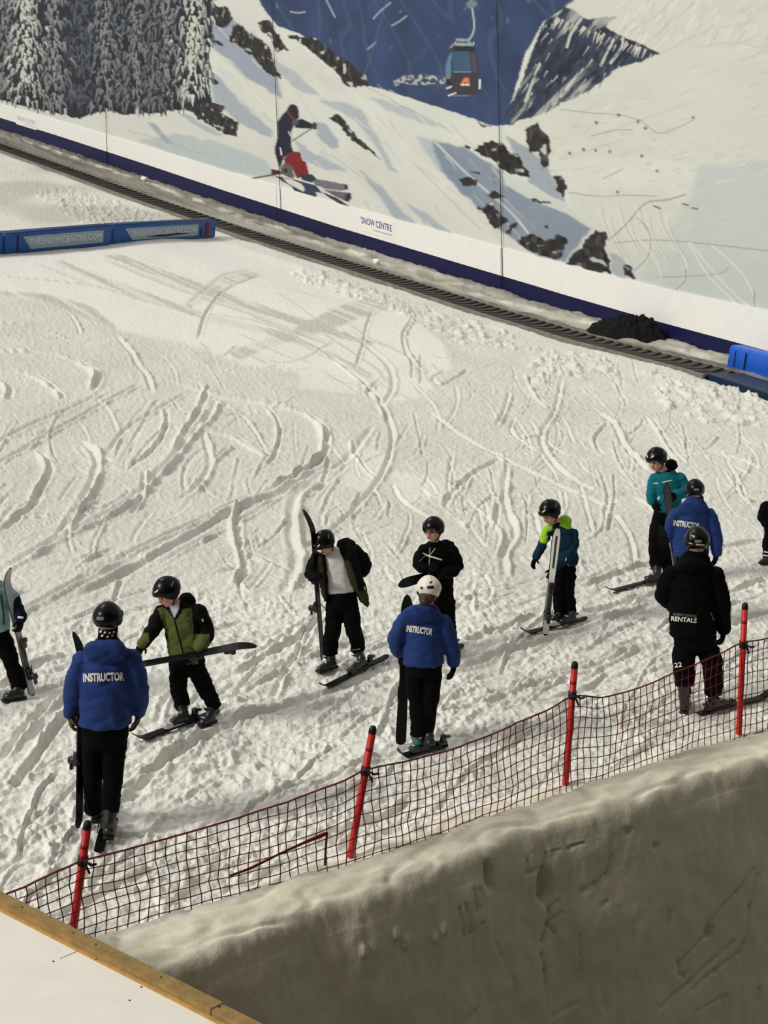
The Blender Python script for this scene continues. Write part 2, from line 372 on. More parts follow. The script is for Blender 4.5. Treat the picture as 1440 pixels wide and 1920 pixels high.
T = [
 ([(500, 505), (430, 540), (405, 560), (385, 590), (370, 640)], .10, .05, .02, 1), ([(478, 498), (420, 515), (390, 540), (350, 572)], .22, .02, .01, 1),
 ([(-20, 518), (90, 525), (180, 535), (260, 560), (340, 580), (480, 602), (610, 645)], .16, .025, .012, -1),
 ([(60, 490), (180, 535), (300, 570)], .1, .015, .01, 1), ([(190, 483), (330, 540), (480, 592), (640, 655)], .25, .015, .02, 1),
 ([(-20, 605), (60, 610), (110, 625), (150, 640), (205, 652)], .12, .02, .05, -1), ([(-30, 658), (60, 660), (120, 668), (160, 685), (185, 705), (172, 735)], .18, .03, .09, -1),
 ([(-20, 690), (30, 696), (75, 710), (108, 732), (120, 748)], .14, .03, .08, -1), ([(-10, 708), (18, 730), (16, 750)], .14, .03, .07, -1),
 ([(105, 575), (130, 590), (145, 612), (150, 625)], .09, .03, .04, 1), ([(215, 625), (245, 660), (255, 680), (275, 705), (285, 735)], .13, .04, .05, 1),
 ([(195, 732), (130, 765), (60, 795), (-10, 830)], .14, .05, .03, 1), ([(268, 715), (200, 750), (140, 785), (60, 830), (-20, 875)], .12, .05, .04, 1),
 ([(350, 735), (300, 765), (240, 800), (200, 850)], .12, .04, .03, 1), ([(395, 720), (375, 770), (350, 810), (330, 850)], .14, .02, .06, -1),
 ([(725, 700), (690, 735), (715, 760), (732, 800), (735, 830), (720, 880), (690, 925), (655, 965), (600, 1010), (560, 1030)], .13, .05, .03, 1),
 ([(540, 622), (600, 655), (640, 682), (680, 715), (715, 755), (728, 800)], .14, .05, .03, -1), ([(640, 612), (690, 650), (730, 690), (735, 730), (712, 765)], .16, .03, .03, 1),
 ([(300, 700), (400, 738), (480, 752), (540, 765), (585, 782), (607, 805), (613, 835), (600, 865), (555, 895), (480, 935)], .15, .03, .09, -1),
 ([(480, 925), (400, 962), (280, 1020), (200, 1062), (80, 1125), (-20, 1175)], .14, .05, .05, 1), ([(610, 870), (540, 915), (440, 960), (350, 1010), (240, 1075), (140, 1120)], .16, .04, .05, -1),
 ([(640, 860), (560, 905), (470, 965), (380, 1010), (300, 1060)], .1, .03, .03, 1), ([(700, 800), (650, 860), (600, 890)], .16, .04, .02, 1),
 ([(700, 570), (687, 610), (682, 640), (665, 695)], .09, .04, .02, 1), ([(775, 580), (757, 620), (757, 645), (770, 675), (797, 698)], .11, .04, .05, 1),
 ([(760, 660), (772, 680), (773, 710)], .09, .03, .03, 1), ([(840, 690), (812, 708), (828, 722), (860, 705), (880, 690)], .12, .03, .03, 1),
 ([(800, 770), (860, 815), (940, 860), (1060, 918), (1150, 955)], .11, .05, .04, 1), ([(940, 862), (885, 890), (842, 930), (835, 955)], .13, .03, .03, -1),
 ([(950, 870), (944, 920), (950, 960), (965, 1000), (945, 1040), (948, 1085)], .14, .03, .05, 1), ([(935, 940), (930, 980), (950, 1010), (935, 1050)], .12, .03, .05, -1),
 ([(1055, 700), (1040, 770), (1015, 815), (1025, 850), (1060, 890), (1130, 930)], .13, .04, .03, 1), ([(1120, 770), (1150, 795), (1165, 830), (1190, 860), (1215, 885)], .13, .04, .06, 1),
 ([(1140, 790), (1115, 825), (1130, 855)], .09, .04, .03, -1), ([(990, 700), (1005, 740), (1035, 768)], .12, .03, .07, -1), ([(955, 735), (945, 770), (930, 800)], .11, .04, .04, 1),
 ([(965, 785), (958, 810), (990, 835), (1010, 850)], .09, .04, .03, 1), ([(1220, 780), (1240, 810), (1260, 845), (1285, 870)], .12, .04, .05, -1), ([(1280, 835), (1350, 850), (1430, 880)], .11, .04, .05, 1),
 ([(1130, 930), (1190, 935), (1260, 990), (1330, 1020)], .10, .03, .04, 1), ([(1140, 1000), (1150, 965), (1180, 1010), (1190, 1060)], .10, .04, .03, 1),
 ([(410, 745), (385, 790), (362, 812), (330, 850), (270, 910), (200, 965), (110, 1012), (-20, 1085)], .17, .03, .07, 1), ([(360, 800), (430, 818), (470, 840), (510, 858)], .15, .03, .09, -1),
 ([(500, 765), (520, 790), (525, 820), (515, 855), (500, 875)], .10, .04, .05, -1), ([(378, 810), (390, 850), (392, 875), (375, 905), (330, 940)], .14, .03, .05, 1),
 ([(310, 765), (312, 800), (290, 840), (240, 870), (185, 855)], .11, .04, .04, -1), ([(150, 825), (180, 855), (172, 900), (140, 960), (105, 1010)], .15, .03, .06, 1),
 ([(75, 840), (90, 865), (95, 880), (70, 930), (60, 950), (0, 1000)], .14, .04, .06, -1), ([(452, 945), (444, 985), (452, 1040), (460, 1075), (440, 1100)], .13, .03, .08, -1),
 ([(600, 905), (560, 925), (547, 960), (546, 1010), (556, 1045), (545, 1085), (525, 1115)], .20, .03, .07, 1), ([(270, 880), (265, 930), (245, 965)], .1, .04, .04, 1),
 ([(420, 760), (460, 790), (500, 850)], .08, .03, .05, 1), ([(430, 840), (395, 870)], .1, .03, .05, 1), ([(850, 850), (840, 900), (845, 935)], .08, .03, .02, 1),
 ([(735, 905), (750, 935), (790, 965), (830, 985)], .1, .03, .02, 1), ([(1000, 960), (1010, 1000), (1035, 1030)], .1, .03, .03, 1), ([(1085, 905), (1100, 960), (1110, 1000)], .08, .03, .03, 1),
 ([(640, 1060), (560, 1075), (470, 1040)], .12, .04, .04, 1), ([(0, 1290), (80, 1240), (130, 1225)], .12, .04, .04, 1), ([(440, 1260), (560, 1190), (600, 1150)], .12, .05, .04, 1),
 ([(430, 1300), (560, 1230), (700, 1180)], .12, .05, .05, -1), ([(300, 1430), (420, 1360), (600, 1300), (730, 1250)], .14, .05, .05, 1), ([(20, 1480), (80, 1400), (130, 1330)], .12, .05, .05, 1),
 ([(0, 1420), (60, 1350), (110, 1300)], .12, .05, .05, -1), ([(240, 1500), (290, 1440), (330, 1420)], .16, .05, .06, 1), ([(860, 1250), (980, 1210), (1120, 1170), (1230, 1130)], .12, .05, .05, 1),
 ([(880, 1320), (1010, 1270), (1160, 1220), (1250, 1200)], .12, .05, .05, -1), ([(870, 1200), (960, 1170), (1010, 1150)], .1, .05, .05, 1), ([(1090, 1100), (1200, 1060), (1330, 1030), (1440, 1010)], .12, .04, .05, 1),
 ([(1090, 1150), (1200, 1120), (1250, 1105)], .1, .04, .05, 1), ([(1370, 1170), (1440, 1150), (1500, 1130)], .1, .04, .05, 1), ([(1360, 1110), (1440, 1085)], .1, .04, .05, 1),
]
for t in T: track(t[0], t[1] * 1.1, t[2] * 1.25, t[3] * 1.25, t[4])
def random_tracks(n, box, ang, spread, length, dep, wob, seed):
    r = random.Random(seed)
    for _ in range(n):
        x, y = r.uniform(box[0], box[2]), r.uniform(box[1], box[3]); a = math.radians(ang + r.uniform(-spread, spread)); L = length * r.uniform(0.5, 1.4)
        c = r.uniform(-wob, wob); pts = [(x, y)]
        for k in range(4):
            a += c + r.uniform(-.25, .25); x += L / 4 * math.cos(a); y += L / 4 * math.sin(a) * 0.8; pts.append((x, y))
        track(pts, r.uniform(.05, .11), dep * r.uniform(.35, .9), dep * r.uniform(.35, 1.1), r.choice([-1, 1]), 12)
random_tracks(130, (760, 660, 1500, 960), 58, 34, 95, .034, .35, 1)
random_tracks(70, (900, 640, 1500, 860), 25, 25, 80, .03, .3, 2)
random_tracks(80, (-60, 740, 560, 1080), 150, 32, 110, .034, .3, 3)
random_tracks(26, (-60, 620, 560, 760), 20, 22, 120, .026, .3, 4)
random_tracks(55, (420, 780, 800, 1120), 110, 50, 80, .03, .4, 6)
random_tracks(16, (420, 500, 820, 720), 30, 14, 150, .016, .1, 7)
random_tracks(90, (-80, 1100, 800, 1640), 150, 14, 170, .045, .15, 8)
random_tracks(90, (780, 1050, 1500, 1400), 158, 10, 180, .042, .12, 9)
random_tracks(24, (500, 900, 950, 1150), 60, 60, 70, .035, .4, 10)

# skis and boots press the snow flat
H -= lower * .028
PRESS = [((184, 1601), (203, 1520)), ((410, 1333), (246, 1393)), ((727, 1230), (597, 1297)), ((868, 1210), (784, 1240)), ((838, 1397), (744, 1421)), ((1100, 1159), (974, 1191)), ((1290, 1071), (1131, 1113)), ((1306, 1185), (1364, 1069)), ((1306, 1340), (1446, 1304)),
 ((180, 1542), (187, 1506)), ((404, 1352), (383, 1360)), ((631, 1250), (595, 1261)), ((834, 1216), (806, 1223)), ((788, 1404), (776, 1376)), ((1057, 1162), (1032, 1166)), ((1269, 1081), (1242, 1087)), ((1284, 1170), (1290, 1148)), ((1281, 1338), (1291, 1312)), ((48, 1308), (20, 1313)), ((1446, 1058), (1425, 1057)), ((1469, 1056), (1448, 1056))]
for p_, q_ in PRESS:
    A_, B_ = G(*p_) - CAM, G(*q_) - CAM; a0_, b0_, a1_, b1_ = A_ @ E1, A_ @ E2, B_ @ E1, B_ @ E2
    j0, j1 = np.searchsorted(cx, [min(p_[0], q_[0]) - 60, max(p_[0], q_[0]) + 60]); a, b = ga[:, j0:j1], gb[:, j0:j1]
    t = np.clip(((a - a0_) * (a1_ - a0_) + (b - b0_) * (b1_ - b0_)) / ((a1_ - a0_) ** 2 + (b1_ - b0_) ** 2), 0, 1)
    m = sstep(.24, .09, np.hypot(a - a0_ - t * (a1_ - a0_), b - b0_ - t * (b1_ - b0_)))
    H[:, j0:j1] = H[:, j0:j1] * (1 - m) + np.minimum(H[:, j0:j1], -.004) * m
# strip between the carpet lift and the wall, banked against the skirting
ge = gq - belt_q(gu)                                                     # offset from the lift's centre line, towards the slope
BQ0, BQ1 = -0.5, 0.5
strip = sstep(BQ0 + 0.1, BQ0 - 0.1, ge)
H = np.where(ge < BQ0 + 1.2, H * 0.25, H)
bank = np.clip(1 - np.abs(gq - 0.25) / (0.75 + 0.3 * perlin(gu * 0.5, gq * 0, 77)), 0, 1)
H += 0.15 * sstep(0, 1, bank) * (0.55 + 0.6 * np.clip(0.5 + perlin(gu * 0.35, gu * 0, 78), 0, 1)) * sstep(42, 8, gu)
H += 0.07 * np.clip(1 - np.abs(gq - 0.9) / 0.45, 0, 1) * np.clip(perlin(gu * 0.8, gq * 1.5, 79) + 0.4, 0, 1)
H += strip * (.05 * fbm(gu * 1.1, gq * 3.2, 3, 88) + .05 * np.abs(perlin(gu * 2.6, gq * 4, 89)) * sstep(1.3, .6, gq))
trough = sstep(BQ0 - 0.30, BQ0 - .12, ge) * sstep(BQ1 + 0.30, BQ1 + 0.12, ge)
H -= trough * 0.20
# no relief right at the boots' soles or along the fence line
GV = GP + H[..., None] * SN; GV[..., 2] += sag(gu) * sag_w(gq)
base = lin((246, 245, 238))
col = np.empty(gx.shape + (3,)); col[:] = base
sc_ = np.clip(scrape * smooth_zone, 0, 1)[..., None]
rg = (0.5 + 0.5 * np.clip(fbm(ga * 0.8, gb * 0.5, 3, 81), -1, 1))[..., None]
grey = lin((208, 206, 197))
k = np.clip(0.04 + 0.85 * ROUGH[..., None] * (0.7 + 0.6 * rg) - 0.45 * lower[..., None] * (gx[..., None] < 900), 0, 1)  # churned snow greyer: its micro-shadowing is put into the colour
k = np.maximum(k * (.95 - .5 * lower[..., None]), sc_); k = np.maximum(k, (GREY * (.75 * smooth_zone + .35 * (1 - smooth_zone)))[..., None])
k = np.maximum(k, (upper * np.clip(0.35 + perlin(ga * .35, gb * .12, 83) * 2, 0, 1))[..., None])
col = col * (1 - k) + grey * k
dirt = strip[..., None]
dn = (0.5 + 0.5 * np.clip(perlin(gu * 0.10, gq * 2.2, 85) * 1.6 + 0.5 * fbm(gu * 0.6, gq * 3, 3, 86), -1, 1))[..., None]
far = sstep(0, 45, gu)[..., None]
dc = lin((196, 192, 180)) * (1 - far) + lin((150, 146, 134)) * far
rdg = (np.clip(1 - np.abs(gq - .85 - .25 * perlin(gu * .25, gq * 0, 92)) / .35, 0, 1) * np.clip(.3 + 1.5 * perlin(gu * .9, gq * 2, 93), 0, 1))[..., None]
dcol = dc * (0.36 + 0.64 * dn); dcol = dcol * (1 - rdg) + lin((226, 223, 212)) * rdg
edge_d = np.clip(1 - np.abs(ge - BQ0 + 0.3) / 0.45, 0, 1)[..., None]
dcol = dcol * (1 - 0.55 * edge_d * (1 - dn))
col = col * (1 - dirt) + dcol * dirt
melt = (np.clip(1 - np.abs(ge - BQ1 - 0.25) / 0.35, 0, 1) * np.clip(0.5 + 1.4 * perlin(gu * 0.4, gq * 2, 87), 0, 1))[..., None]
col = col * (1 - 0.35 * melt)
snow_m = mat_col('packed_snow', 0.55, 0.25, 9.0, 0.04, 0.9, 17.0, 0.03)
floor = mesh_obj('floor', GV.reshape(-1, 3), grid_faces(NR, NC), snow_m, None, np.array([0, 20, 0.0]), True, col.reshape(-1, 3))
tag(floor, 'packed snow ski slope covered in ski tracks', None, None, 'structure')

# ================================================================== mural wall
MC, MR = 900, 420
mpx = np.concatenate([np.linspace(-330, -80, 46)[:-1], np.linspace(-80, 1530, MC - 75), np.linspace(1530, 1760, 31)[1:]])
mu, _ = wall_uh(mpx, wall_y(mpx))
mh = np.linspace(1.30, 9.5, MR)
U, Hh = np.meshgrid(mu, mh)
QX, QY = project(wall_pt(U, Hh).reshape(-1, 3)); QX = QX.reshape(U.shape); QY = QY.reshape(U.shape)
def paint_blank(): return np.repeat(np.repeat(lin((212, 213, 206))[None, None], MR, 0), MC, 1)
IMG = paint_blank()
def uv(poly):
    P = np.asarray(poly, float); u, h = wall_uh(P[:, 0], P[:, 1]); return u, h
jit1 = perlin(U * 1.1, Hh * 2.2, 101) * 0.10 + perlin(U * 3.5, Hh * 7, 102) * 0.05
jit2 = perlin(U * 1.1 + 9, Hh * 2.2, 103) * 0.06 + perlin(U * 3.5 + 9, Hh * 7, 104) * 0.03
def mask(poly, jag=0.0, blur=0, full=True):
    u, h = uv(poly); n = len(u); pad_ = 1.2 if jag else 0.05
    j0 = max(0, np.searchsorted(-mu, -(u.max() + pad_)) - 2 - 2 * blur); j1 = min(MC, np.searchsorted(-mu, -(u.min() - pad_)) + 2 + 2 * blur)
    i0 = max(0, np.searchsorted(mh, h.min() - pad_) - 2 - 2 * blur); i1 = min(MR, np.searchsorted(mh, h.max() + pad_) + 2 + 2 * blur)
    m0 = (slice(i0, i1), slice(j0, j1))
    if i1 <= i0 or j1 <= j0: return (m0, np.zeros((max(0, i1 - i0), max(0, j1 - j0)))) if not full else np.zeros(U.shape)
    uu = U[m0] + jag * jit1[m0] * 4; hh = Hh[m0] + jag * jit2[m0] * 4; m = np.zeros(uu.shape, bool)
    for i in range(n):
        ua, ha = u[i], h[i]; ub, hb = u[(i + 1) % n], h[(i + 1) % n]
        if ha == hb: continue
        m ^= ((ha > hh) != (hb > hh)) & (uu < (ub - ua) * (hh - ha) / (hb - ha) + ua)
    m = m.astype(float)
    for _ in range(blur + 1): m = blur1(m)
    if not full: return m0, m
    M = np.zeros(U.shape); M[m0] = m; return M
def put(m, c, var=0.0, seed=0, su=2.0, sh=4.0):
    c = lin(c); m = m[..., None]
    nzr = np.where(m.any((1, 2)))[0]; nzc = np.where(m.any((0, 2)))[0]
    if not len(nzr): return
    q = (slice(nzr[0], nzr[-1] + 1), slice(nzc[0], nzc[-1] + 1)); m = m[q]
    cc_ = c * (1 + var * fbm(U[q] * su, Hh[q] * sh, 3, seed)[..., None]) if var else c
    IMG[q] = IMG[q] * (1 - m) + np.clip(cc_, 0, 1) * m
def line(pts, c, wpx=1.5, a=1.0, sm=True, taper=False):
    P = smooth_poly(pts) if sm and len(pts) > 2 else np.asarray(pts, float); c = lin(c)
    u_, h_ = wall_uh(P[:, 0], P[:, 1]); e = .12 + wpx * .03
    j0, j1 = np.searchsorted(-mu, [-(u_.max() + e * 2), -(u_.min() - e * 2)]); i0, i1 = np.searchsorted(mh, [h_.min() - e, h_.max() + e])
    if i1 <= i0 or j1 <= j0: return
    q = (slice(i0, i1), slice(j0, j1)); x, y = QX[q], QY[q]; A = np.zeros(x.shape); n = len(P) - 1
    for i in range(n):
        dx, dy = P[i + 1] - P[i]; t = np.clip(((x - P[i][0]) * dx + (y - P[i][1]) * dy) / (dx * dx + dy * dy + 1e-9), 0, 1)
        w_ = wpx / 2 * ((1 - .8 * (i + t) / n) if taper else 1.0)
        A = np.maximum(A, np.clip((w_ + .9 - np.hypot(x - P[i][0] - t * dx, y - P[i][1] - t * dy)) / 1.5, 0, 1))
    A = (A * a)[..., None]; IMG[q] = IMG[q] * (1 - A) + c * A
# broad snow tone
IMG[:] = IMG * (1 + 0.05 * fbm(U * 0.25, Hh * 0.8, 4, 111)[..., None])
put(mask([(1100, -60), (1650, -60), (1650, 320), (1340, 315), (1200, 290), (1050, 300), (960, 235), (1060, 190), (1160, 120)], 0, 8) * 0.8, (208, 208, 198), .04, 5, .5, 2)
put(mask([(1310, 312), (1650, 300), (1650, 640), (1180, 560), (1230, 470), (1290, 380)], 0.3, 10) * 0.85, (190, 197, 194), .02, 6)
put(mask([(1060, 360), (1240, 350), (1300, 420), (1230, 560), (1140, 480)], 0.4, 8) * 0.5, (203, 205, 197), .05, 7)
# navy valley
nav = mask([(455, -80), (1180, -80), (1095, -10), (1060, 15), (1020, 40), (985, 100), (960, 190), (965, 232), (930, 237), (900, 228), (850, 210), (790, 190), (740, 175), (690, 160), (660, 135), (610, 95), (560, 62), (520, 48), (505, 30), (490, 10)], 0.12)
put(nav, (52, 68, 104), .22, 121, .7, .7)
put(nav * np.clip(sstep(5.0, 4.2, Hh + 0.035 * (U - 8)), 0, 1) * 0.6, (40, 48, 66), .2, 122)
st = np.clip(1 - np.abs(perlin(U * 0.55 - Hh * 0.5, Hh * 0.35, 123)) * 9, 0, 1) * sstep(4.8, 6.5, Hh)
put(nav * st * 0.22, (104, 116, 140))
put(nav * np.clip(fbm(U * 1.2, Hh * 1.6, 3, 125) - 0.75, 0, 1) * sstep(5.5, 7.5, Hh), (150, 158, 170))
for l in ([(612, 0), (622, 20), (628, 32)], [(700, 35), (712, 22), (732, 5)], [(735, 48), (752, 38), (762, 30)], [(690, 92), (704, 80)], [(545, 22), (560, 24), (572, 22)]): line(l, (165, 172, 182), 3, .8)
line([(728, -10), (700, 90), (684, 138)], (90, 102, 130), 1.6, .7, False); line([(880, 10), (770, 120)], (75, 90, 118), 1.4, .5, False)
tw = mask([(735, 150), (760, 142), (800, 140), (838, 144), (836, 156), (800, 158), (740, 160)], 0.15)
put(tw * np.clip(0.5 + 2.2 * perlin(U * 4, Hh * 9, 127), 0, 1), (170, 175, 172))
# right rock face
rf = mask([(1100, -20), (1060, 12), (1047, 28), (1027, 33), (1013, 60), (1000, 93), (973, 167), (947, 213), (960, 230), (1007, 217), (1050, 197), (1080, 183), (1113, 163), (1157, 130), (1207, 112), (1237, 100), (1203, 83), (1167, 70), (1137, 53), (1157, 30), (1107, 33), (1090, 25)], 0.25)
put(rf, (52, 60, 80), .35, 131)
ru = U * 1.0; dg_ = ru * 1.0 + Hh * 1.5
ss = perlin(dg_ * 1.1, (ru * 0.25 - Hh * 0.25), 132) + 0.4 * perlin(dg_ * 2.6, ru * .6, 133)
put(rf * np.clip(ss * 3.2 - 0.6, 0, 1) * 0.8, (182, 184, 180))
put(rf * np.clip(-ss * 3 - 0.8, 0, 1) * 0.6, (30, 34, 46))
for l in ([(1063, 88), (1072, 60), (1090, 35)], [(1127, 122), (1140, 95), (1150, 75)], [(1052, 180), (1075, 150), (1092, 130)], [(1145, 118), (1165, 90), (1168, 72)], [(985, 190), (1000, 150), (1012, 120)]): line(l, (200, 200, 192), 5, .9)
put(mask([(1060, 12), (1100, -20), (1160, -20), (1240, 60), (1220, 80), (1160, 62), (1140, 45), (1157, 30), (1107, 33), (1090, 25)], .2, 1), (208, 208, 198))
rk = random.Random(4)
def inside(x, y, poly):
    r_ = False
    for i in range(len(poly)):
        xa, ya = poly[i]; xb, yb_ = poly[(i + 1) % len(poly)]
        if (ya > y) != (yb_ > y) and x < (xb - xa) * (y - ya) / (yb_ - ya) + xa: r_ = not r_
    return r_
RFP = [(1047, 30), (1027, 35), (1013, 60), (1000, 93), (973, 167), (950, 213), (1007, 215), (1050, 195), (1113, 160), (1157, 128), (1207, 110), (1232, 100), (1203, 85), (1167, 72), (1137, 55), (1107, 36)]
for _ in range(420):
    x, y = rk.uniform(945, 1235), rk.uniform(28, 225)
    if not inside(x, y, RFP): continue
    L = rk.uniform(6, 22); a_ = math.radians(rk.uniform(110, 135)); dk = rk.random()
    cpick = (28, 34, 50) if dk < .58 else ((84, 92, 110) if dk < .86 else (190, 192, 190)); line([(x, y), (x + L * .5 * math.cos(a_) + rk.uniform(-1.5, 1.5), y + L * .5 * math.sin(a_)), (x + L * math.cos(a_), y + L * math.sin(a_))], cpick, rk.uniform(1.5, 3.6), .8, False, True)
for _ in range(26):
    x = rk.uniform(1030, 1230); y = 30 + (x - 1030) * .36 + rk.uniform(-3, 4); line([(x, y), (x - rk.uniform(4, 12), y + rk.uniform(8, 20))], (208, 205, 194), rk.uniform(2, 5), .85, False, True)
for _ in range(150):
    x, y = rk.uniform(1000, 1520), rk.uniform(0, 350); 
    if y < 235 - (x - 960) * .42 + 14: continue
    L = rk.uniform(12, 50); a_ = math.radians(-22 + rk.uniform(-14, 14)); line([(x, y), (x + L * math.cos(a_) * .5, y + L * math.sin(a_) * .5 + rk.uniform(-2, 2)), (x + L * math.cos(a_), y + L * math.sin(a_))], (182, 183, 175) if rk.random() < .55 else (226, 225, 214), rk.uniform(1.5, 5), .4, False, True)
for _ in range(90):
    x, y = rk.uniform(1170, 1520), rk.uniform(-10, 75); L = rk.uniform(14, 46); a_ = math.radians(128 + rk.uniform(-12, 12)); line([(x, y), (x + L * math.cos(a_) * .5, y + L * math.sin(a_) * .5), (x + L * math.cos(a_), y + L * math.sin(a_))], (180, 180, 172) if rk.random() < .5 else (232, 230, 218), rk.uniform(1.5, 4.5), .5, False, True)
for _ in range(160):
    x, y = rk.uniform(1060, 1500), rk.uniform(240, 560); line([(x, y), (x + rk.uniform(4, 12), y + rk.uniform(-4, 2))], (176, 178, 172) if rk.random() < .6 else (222, 223, 216), rk.uniform(1.2, 2.6), .45, False, True)
# right mountain: folds and tracks
for l in ([(1240, 100), (1320, 60), (1420, 40)], [(1180, 60), (1230, 30), (1260, 0)], [(1300, 90), (1380, 80), (1440, 95)], [(1130, 250), (1200, 225), (1300, 190)], [(1050, 300), (1110, 280), (1170, 262)]): line(l, (188, 184, 172), 4, .35)
for l in ([(1050, 205), (1110, 212), (1160, 215), (1200, 225)], [(1200, 225), (1240, 250), (1300, 225)], [(1130, 335), (1150, 326), (1168, 316)], [(1065, 360), (1120, 368), (1180, 366), (1230, 368)], [(1110, 255), (1150, 245), (1185, 243)]): line(l, (150, 148, 142), 1.6, .75)
for x, y in ((1160, 216), (1196, 228), (1210, 240), (1118, 230), (1068, 287), (1094, 280), (1117, 282), (1143, 284), (1203, 293), (1232, 320), (1158, 360), (1300, 220)): put(mask([(x - 2, y - 3), (x + 3, y - 2), (x + 2, y + 4), (x - 3, y + 2)]), (110, 108, 106))
line([(1142, 450), (1175, 420), (1200, 390), (1218, 378), (1250, 375), (1285, 365)], (150, 152, 148), 3, .8)
line([(1195, 408), (1215, 430), (1220, 450), (1215, 480), (1190, 508)], (150, 152, 148), 2.2, .8)
line([(1150, 456), (1220, 450), (1300, 455), (1440, 470), (1560, 480)], (150, 154, 152), 2, .8)
line([(1240, 520), (1310, 517), (1352, 512), (1366, 502)], (155, 160, 158), 2.5, .7)
for l in ([(1295, 455), (1330, 500), (1370, 545), (1405, 575)], [(1255, 460), (1280, 480), (1288, 510), (1272, 540)], [(1290, 455), (1330, 520), (1372, 560), (1380, 575)], [(1335, 460), (1385, 505), (1412, 550), (1420, 580)], [(1190, 440), (1225, 480), (1240, 520)]): line(l, (218, 219, 212), 3, .8)
line([(1287, 505), (1284, 525), (1268, 543)], (130, 134, 132), 2, .8); line([(1414, 545), (1416, 575)], (150, 155, 152), 3, .8)
for k in range(16):
    x = 1120 + 9 * k; y = 380 + (k % 4) * 9; line([(x, y), (x + 6, y + 30), (x + 22, y + 62), (x + 40, y + 90)], (178, 176, 166) if k % 2 else (226, 222, 210), 2, .5)
for l in ([(1280, 382), (1290, 385)], [(1298, 390), (1308, 392)], [(1226, 386), (1238, 391)]): line(l, (105, 105, 102), 3, .9)
# left slope shading
SHD = [([(393, 20), (430, 33), (480, 67), (520, 147), (530, 187), (493, 163), (463, 147), (430, 110), (410, 100), (393, 83)], (146, 155, 171), 3), ([(393, 133), (410, 143), (447, 187), (513, 247), (510, 260), (447, 230), (400, 187)], (160, 168, 180), 4),
 ([(593, 230), (613, 233), (633, 263), (637, 277), (623, 280), (593, 253)], (158, 168, 179), 2), ([(550, 260), (580, 283), (653, 320), (613, 320), (567, 300)], (168, 178, 187), 3), ([(670, 317), (713, 350), (780, 420), (740, 412), (700, 353)], (163, 173, 183), 3),
 ([(593, 187), (647, 193), (680, 207), (713, 267), (747, 330), (730, 317), (693, 253), (653, 217)], (172, 180, 187), 4), ([(780, 253), (860, 290), (900, 330), (880, 370), (813, 310)], (172, 181, 188), 5), ([(500, 100), (560, 140), (600, 180), (560, 170), (515, 130)], (175, 182, 188), 4),
 ([(807, 260), (870, 277), (940, 320), (947, 333), (1110, 427), (1060, 490), (1013, 482), (943, 437), (897, 390), (827, 323)], (122, 135, 155), 3), ([(947, 253), (990, 277), (1027, 310), (1057, 380), (993, 347), (973, 300)], (150, 160, 172), 3),
 ([(1143, 470), (1165, 480), (1195, 520), (1170, 525), (1146, 512)], (165, 172, 178), 2), ([(760, 380), (800, 400), (850, 440), (800, 425)], (168, 177, 184), 3), ([(260, 265), (330, 250), (420, 270), (500, 300), (520, 335), (440, 325), (330, 290)], (182, 192, 194), 6),
 ([(275, 228), (290, 232), (325, 268), (312, 270)], (160, 168, 176), 1), ([(330, 210), (350, 213), (420, 255), (395, 252)], (172, 178, 184), 2), ([(690, 180), (760, 200), (840, 240), (800, 235), (720, 205)], (180, 186, 190), 4)]
for p, c, b in SHD: put(mask(p, 0.25, b) * 0.9, c, .05, 141)
put(mask([(940, 325), (1000, 347), (1060, 383), (1095, 410), (1137, 443), (1110, 430), (1060, 400), (993, 373), (947, 347)], .1, 2), (204, 207, 203))
for l in ([(800, 250), (880, 330), (960, 400), (1020, 478)], [(660, 180), (740, 260), (830, 340), (930, 450)], [(560, 80), (640, 150), (690, 200)], [(400, 100), (470, 170), (530, 250)], [(830, 380), (880, 420), (940, 460)]): line(l, (222, 221, 211), 5, .5)
for l in ([(735, 190), (790, 215), (850, 250)], [(690, 165), (730, 185), (757, 202)], [(770, 300), (830, 360), (900, 430)], [(620, 290), (700, 350), (760, 410)], [(240, 245), (300, 262), (380, 290)]): line(l, (160, 164, 166), 1.5, .5)
for _ in range(230):
    x, y = rk.uniform(400, 1000), rk.uniform(10, 470)
    if y < 60 + (x - 520) * .5 or y > 260 + (x - 400) * .42: continue
    L = rk.uniform(20, 70); a_ = math.radians(46 + rk.uniform(-14, 14)); q_ = rk.random(); line([(x, y), (x + L * math.cos(a_) * .5, y + L * math.sin(a_) * .5 + rk.uniform(-3, 3)), (x + L * math.cos(a_), y + L * math.sin(a_))], (172, 179, 184) if q_ < .55 else (226, 225, 215), rk.uniform(1.5, 6), .32, False, True)
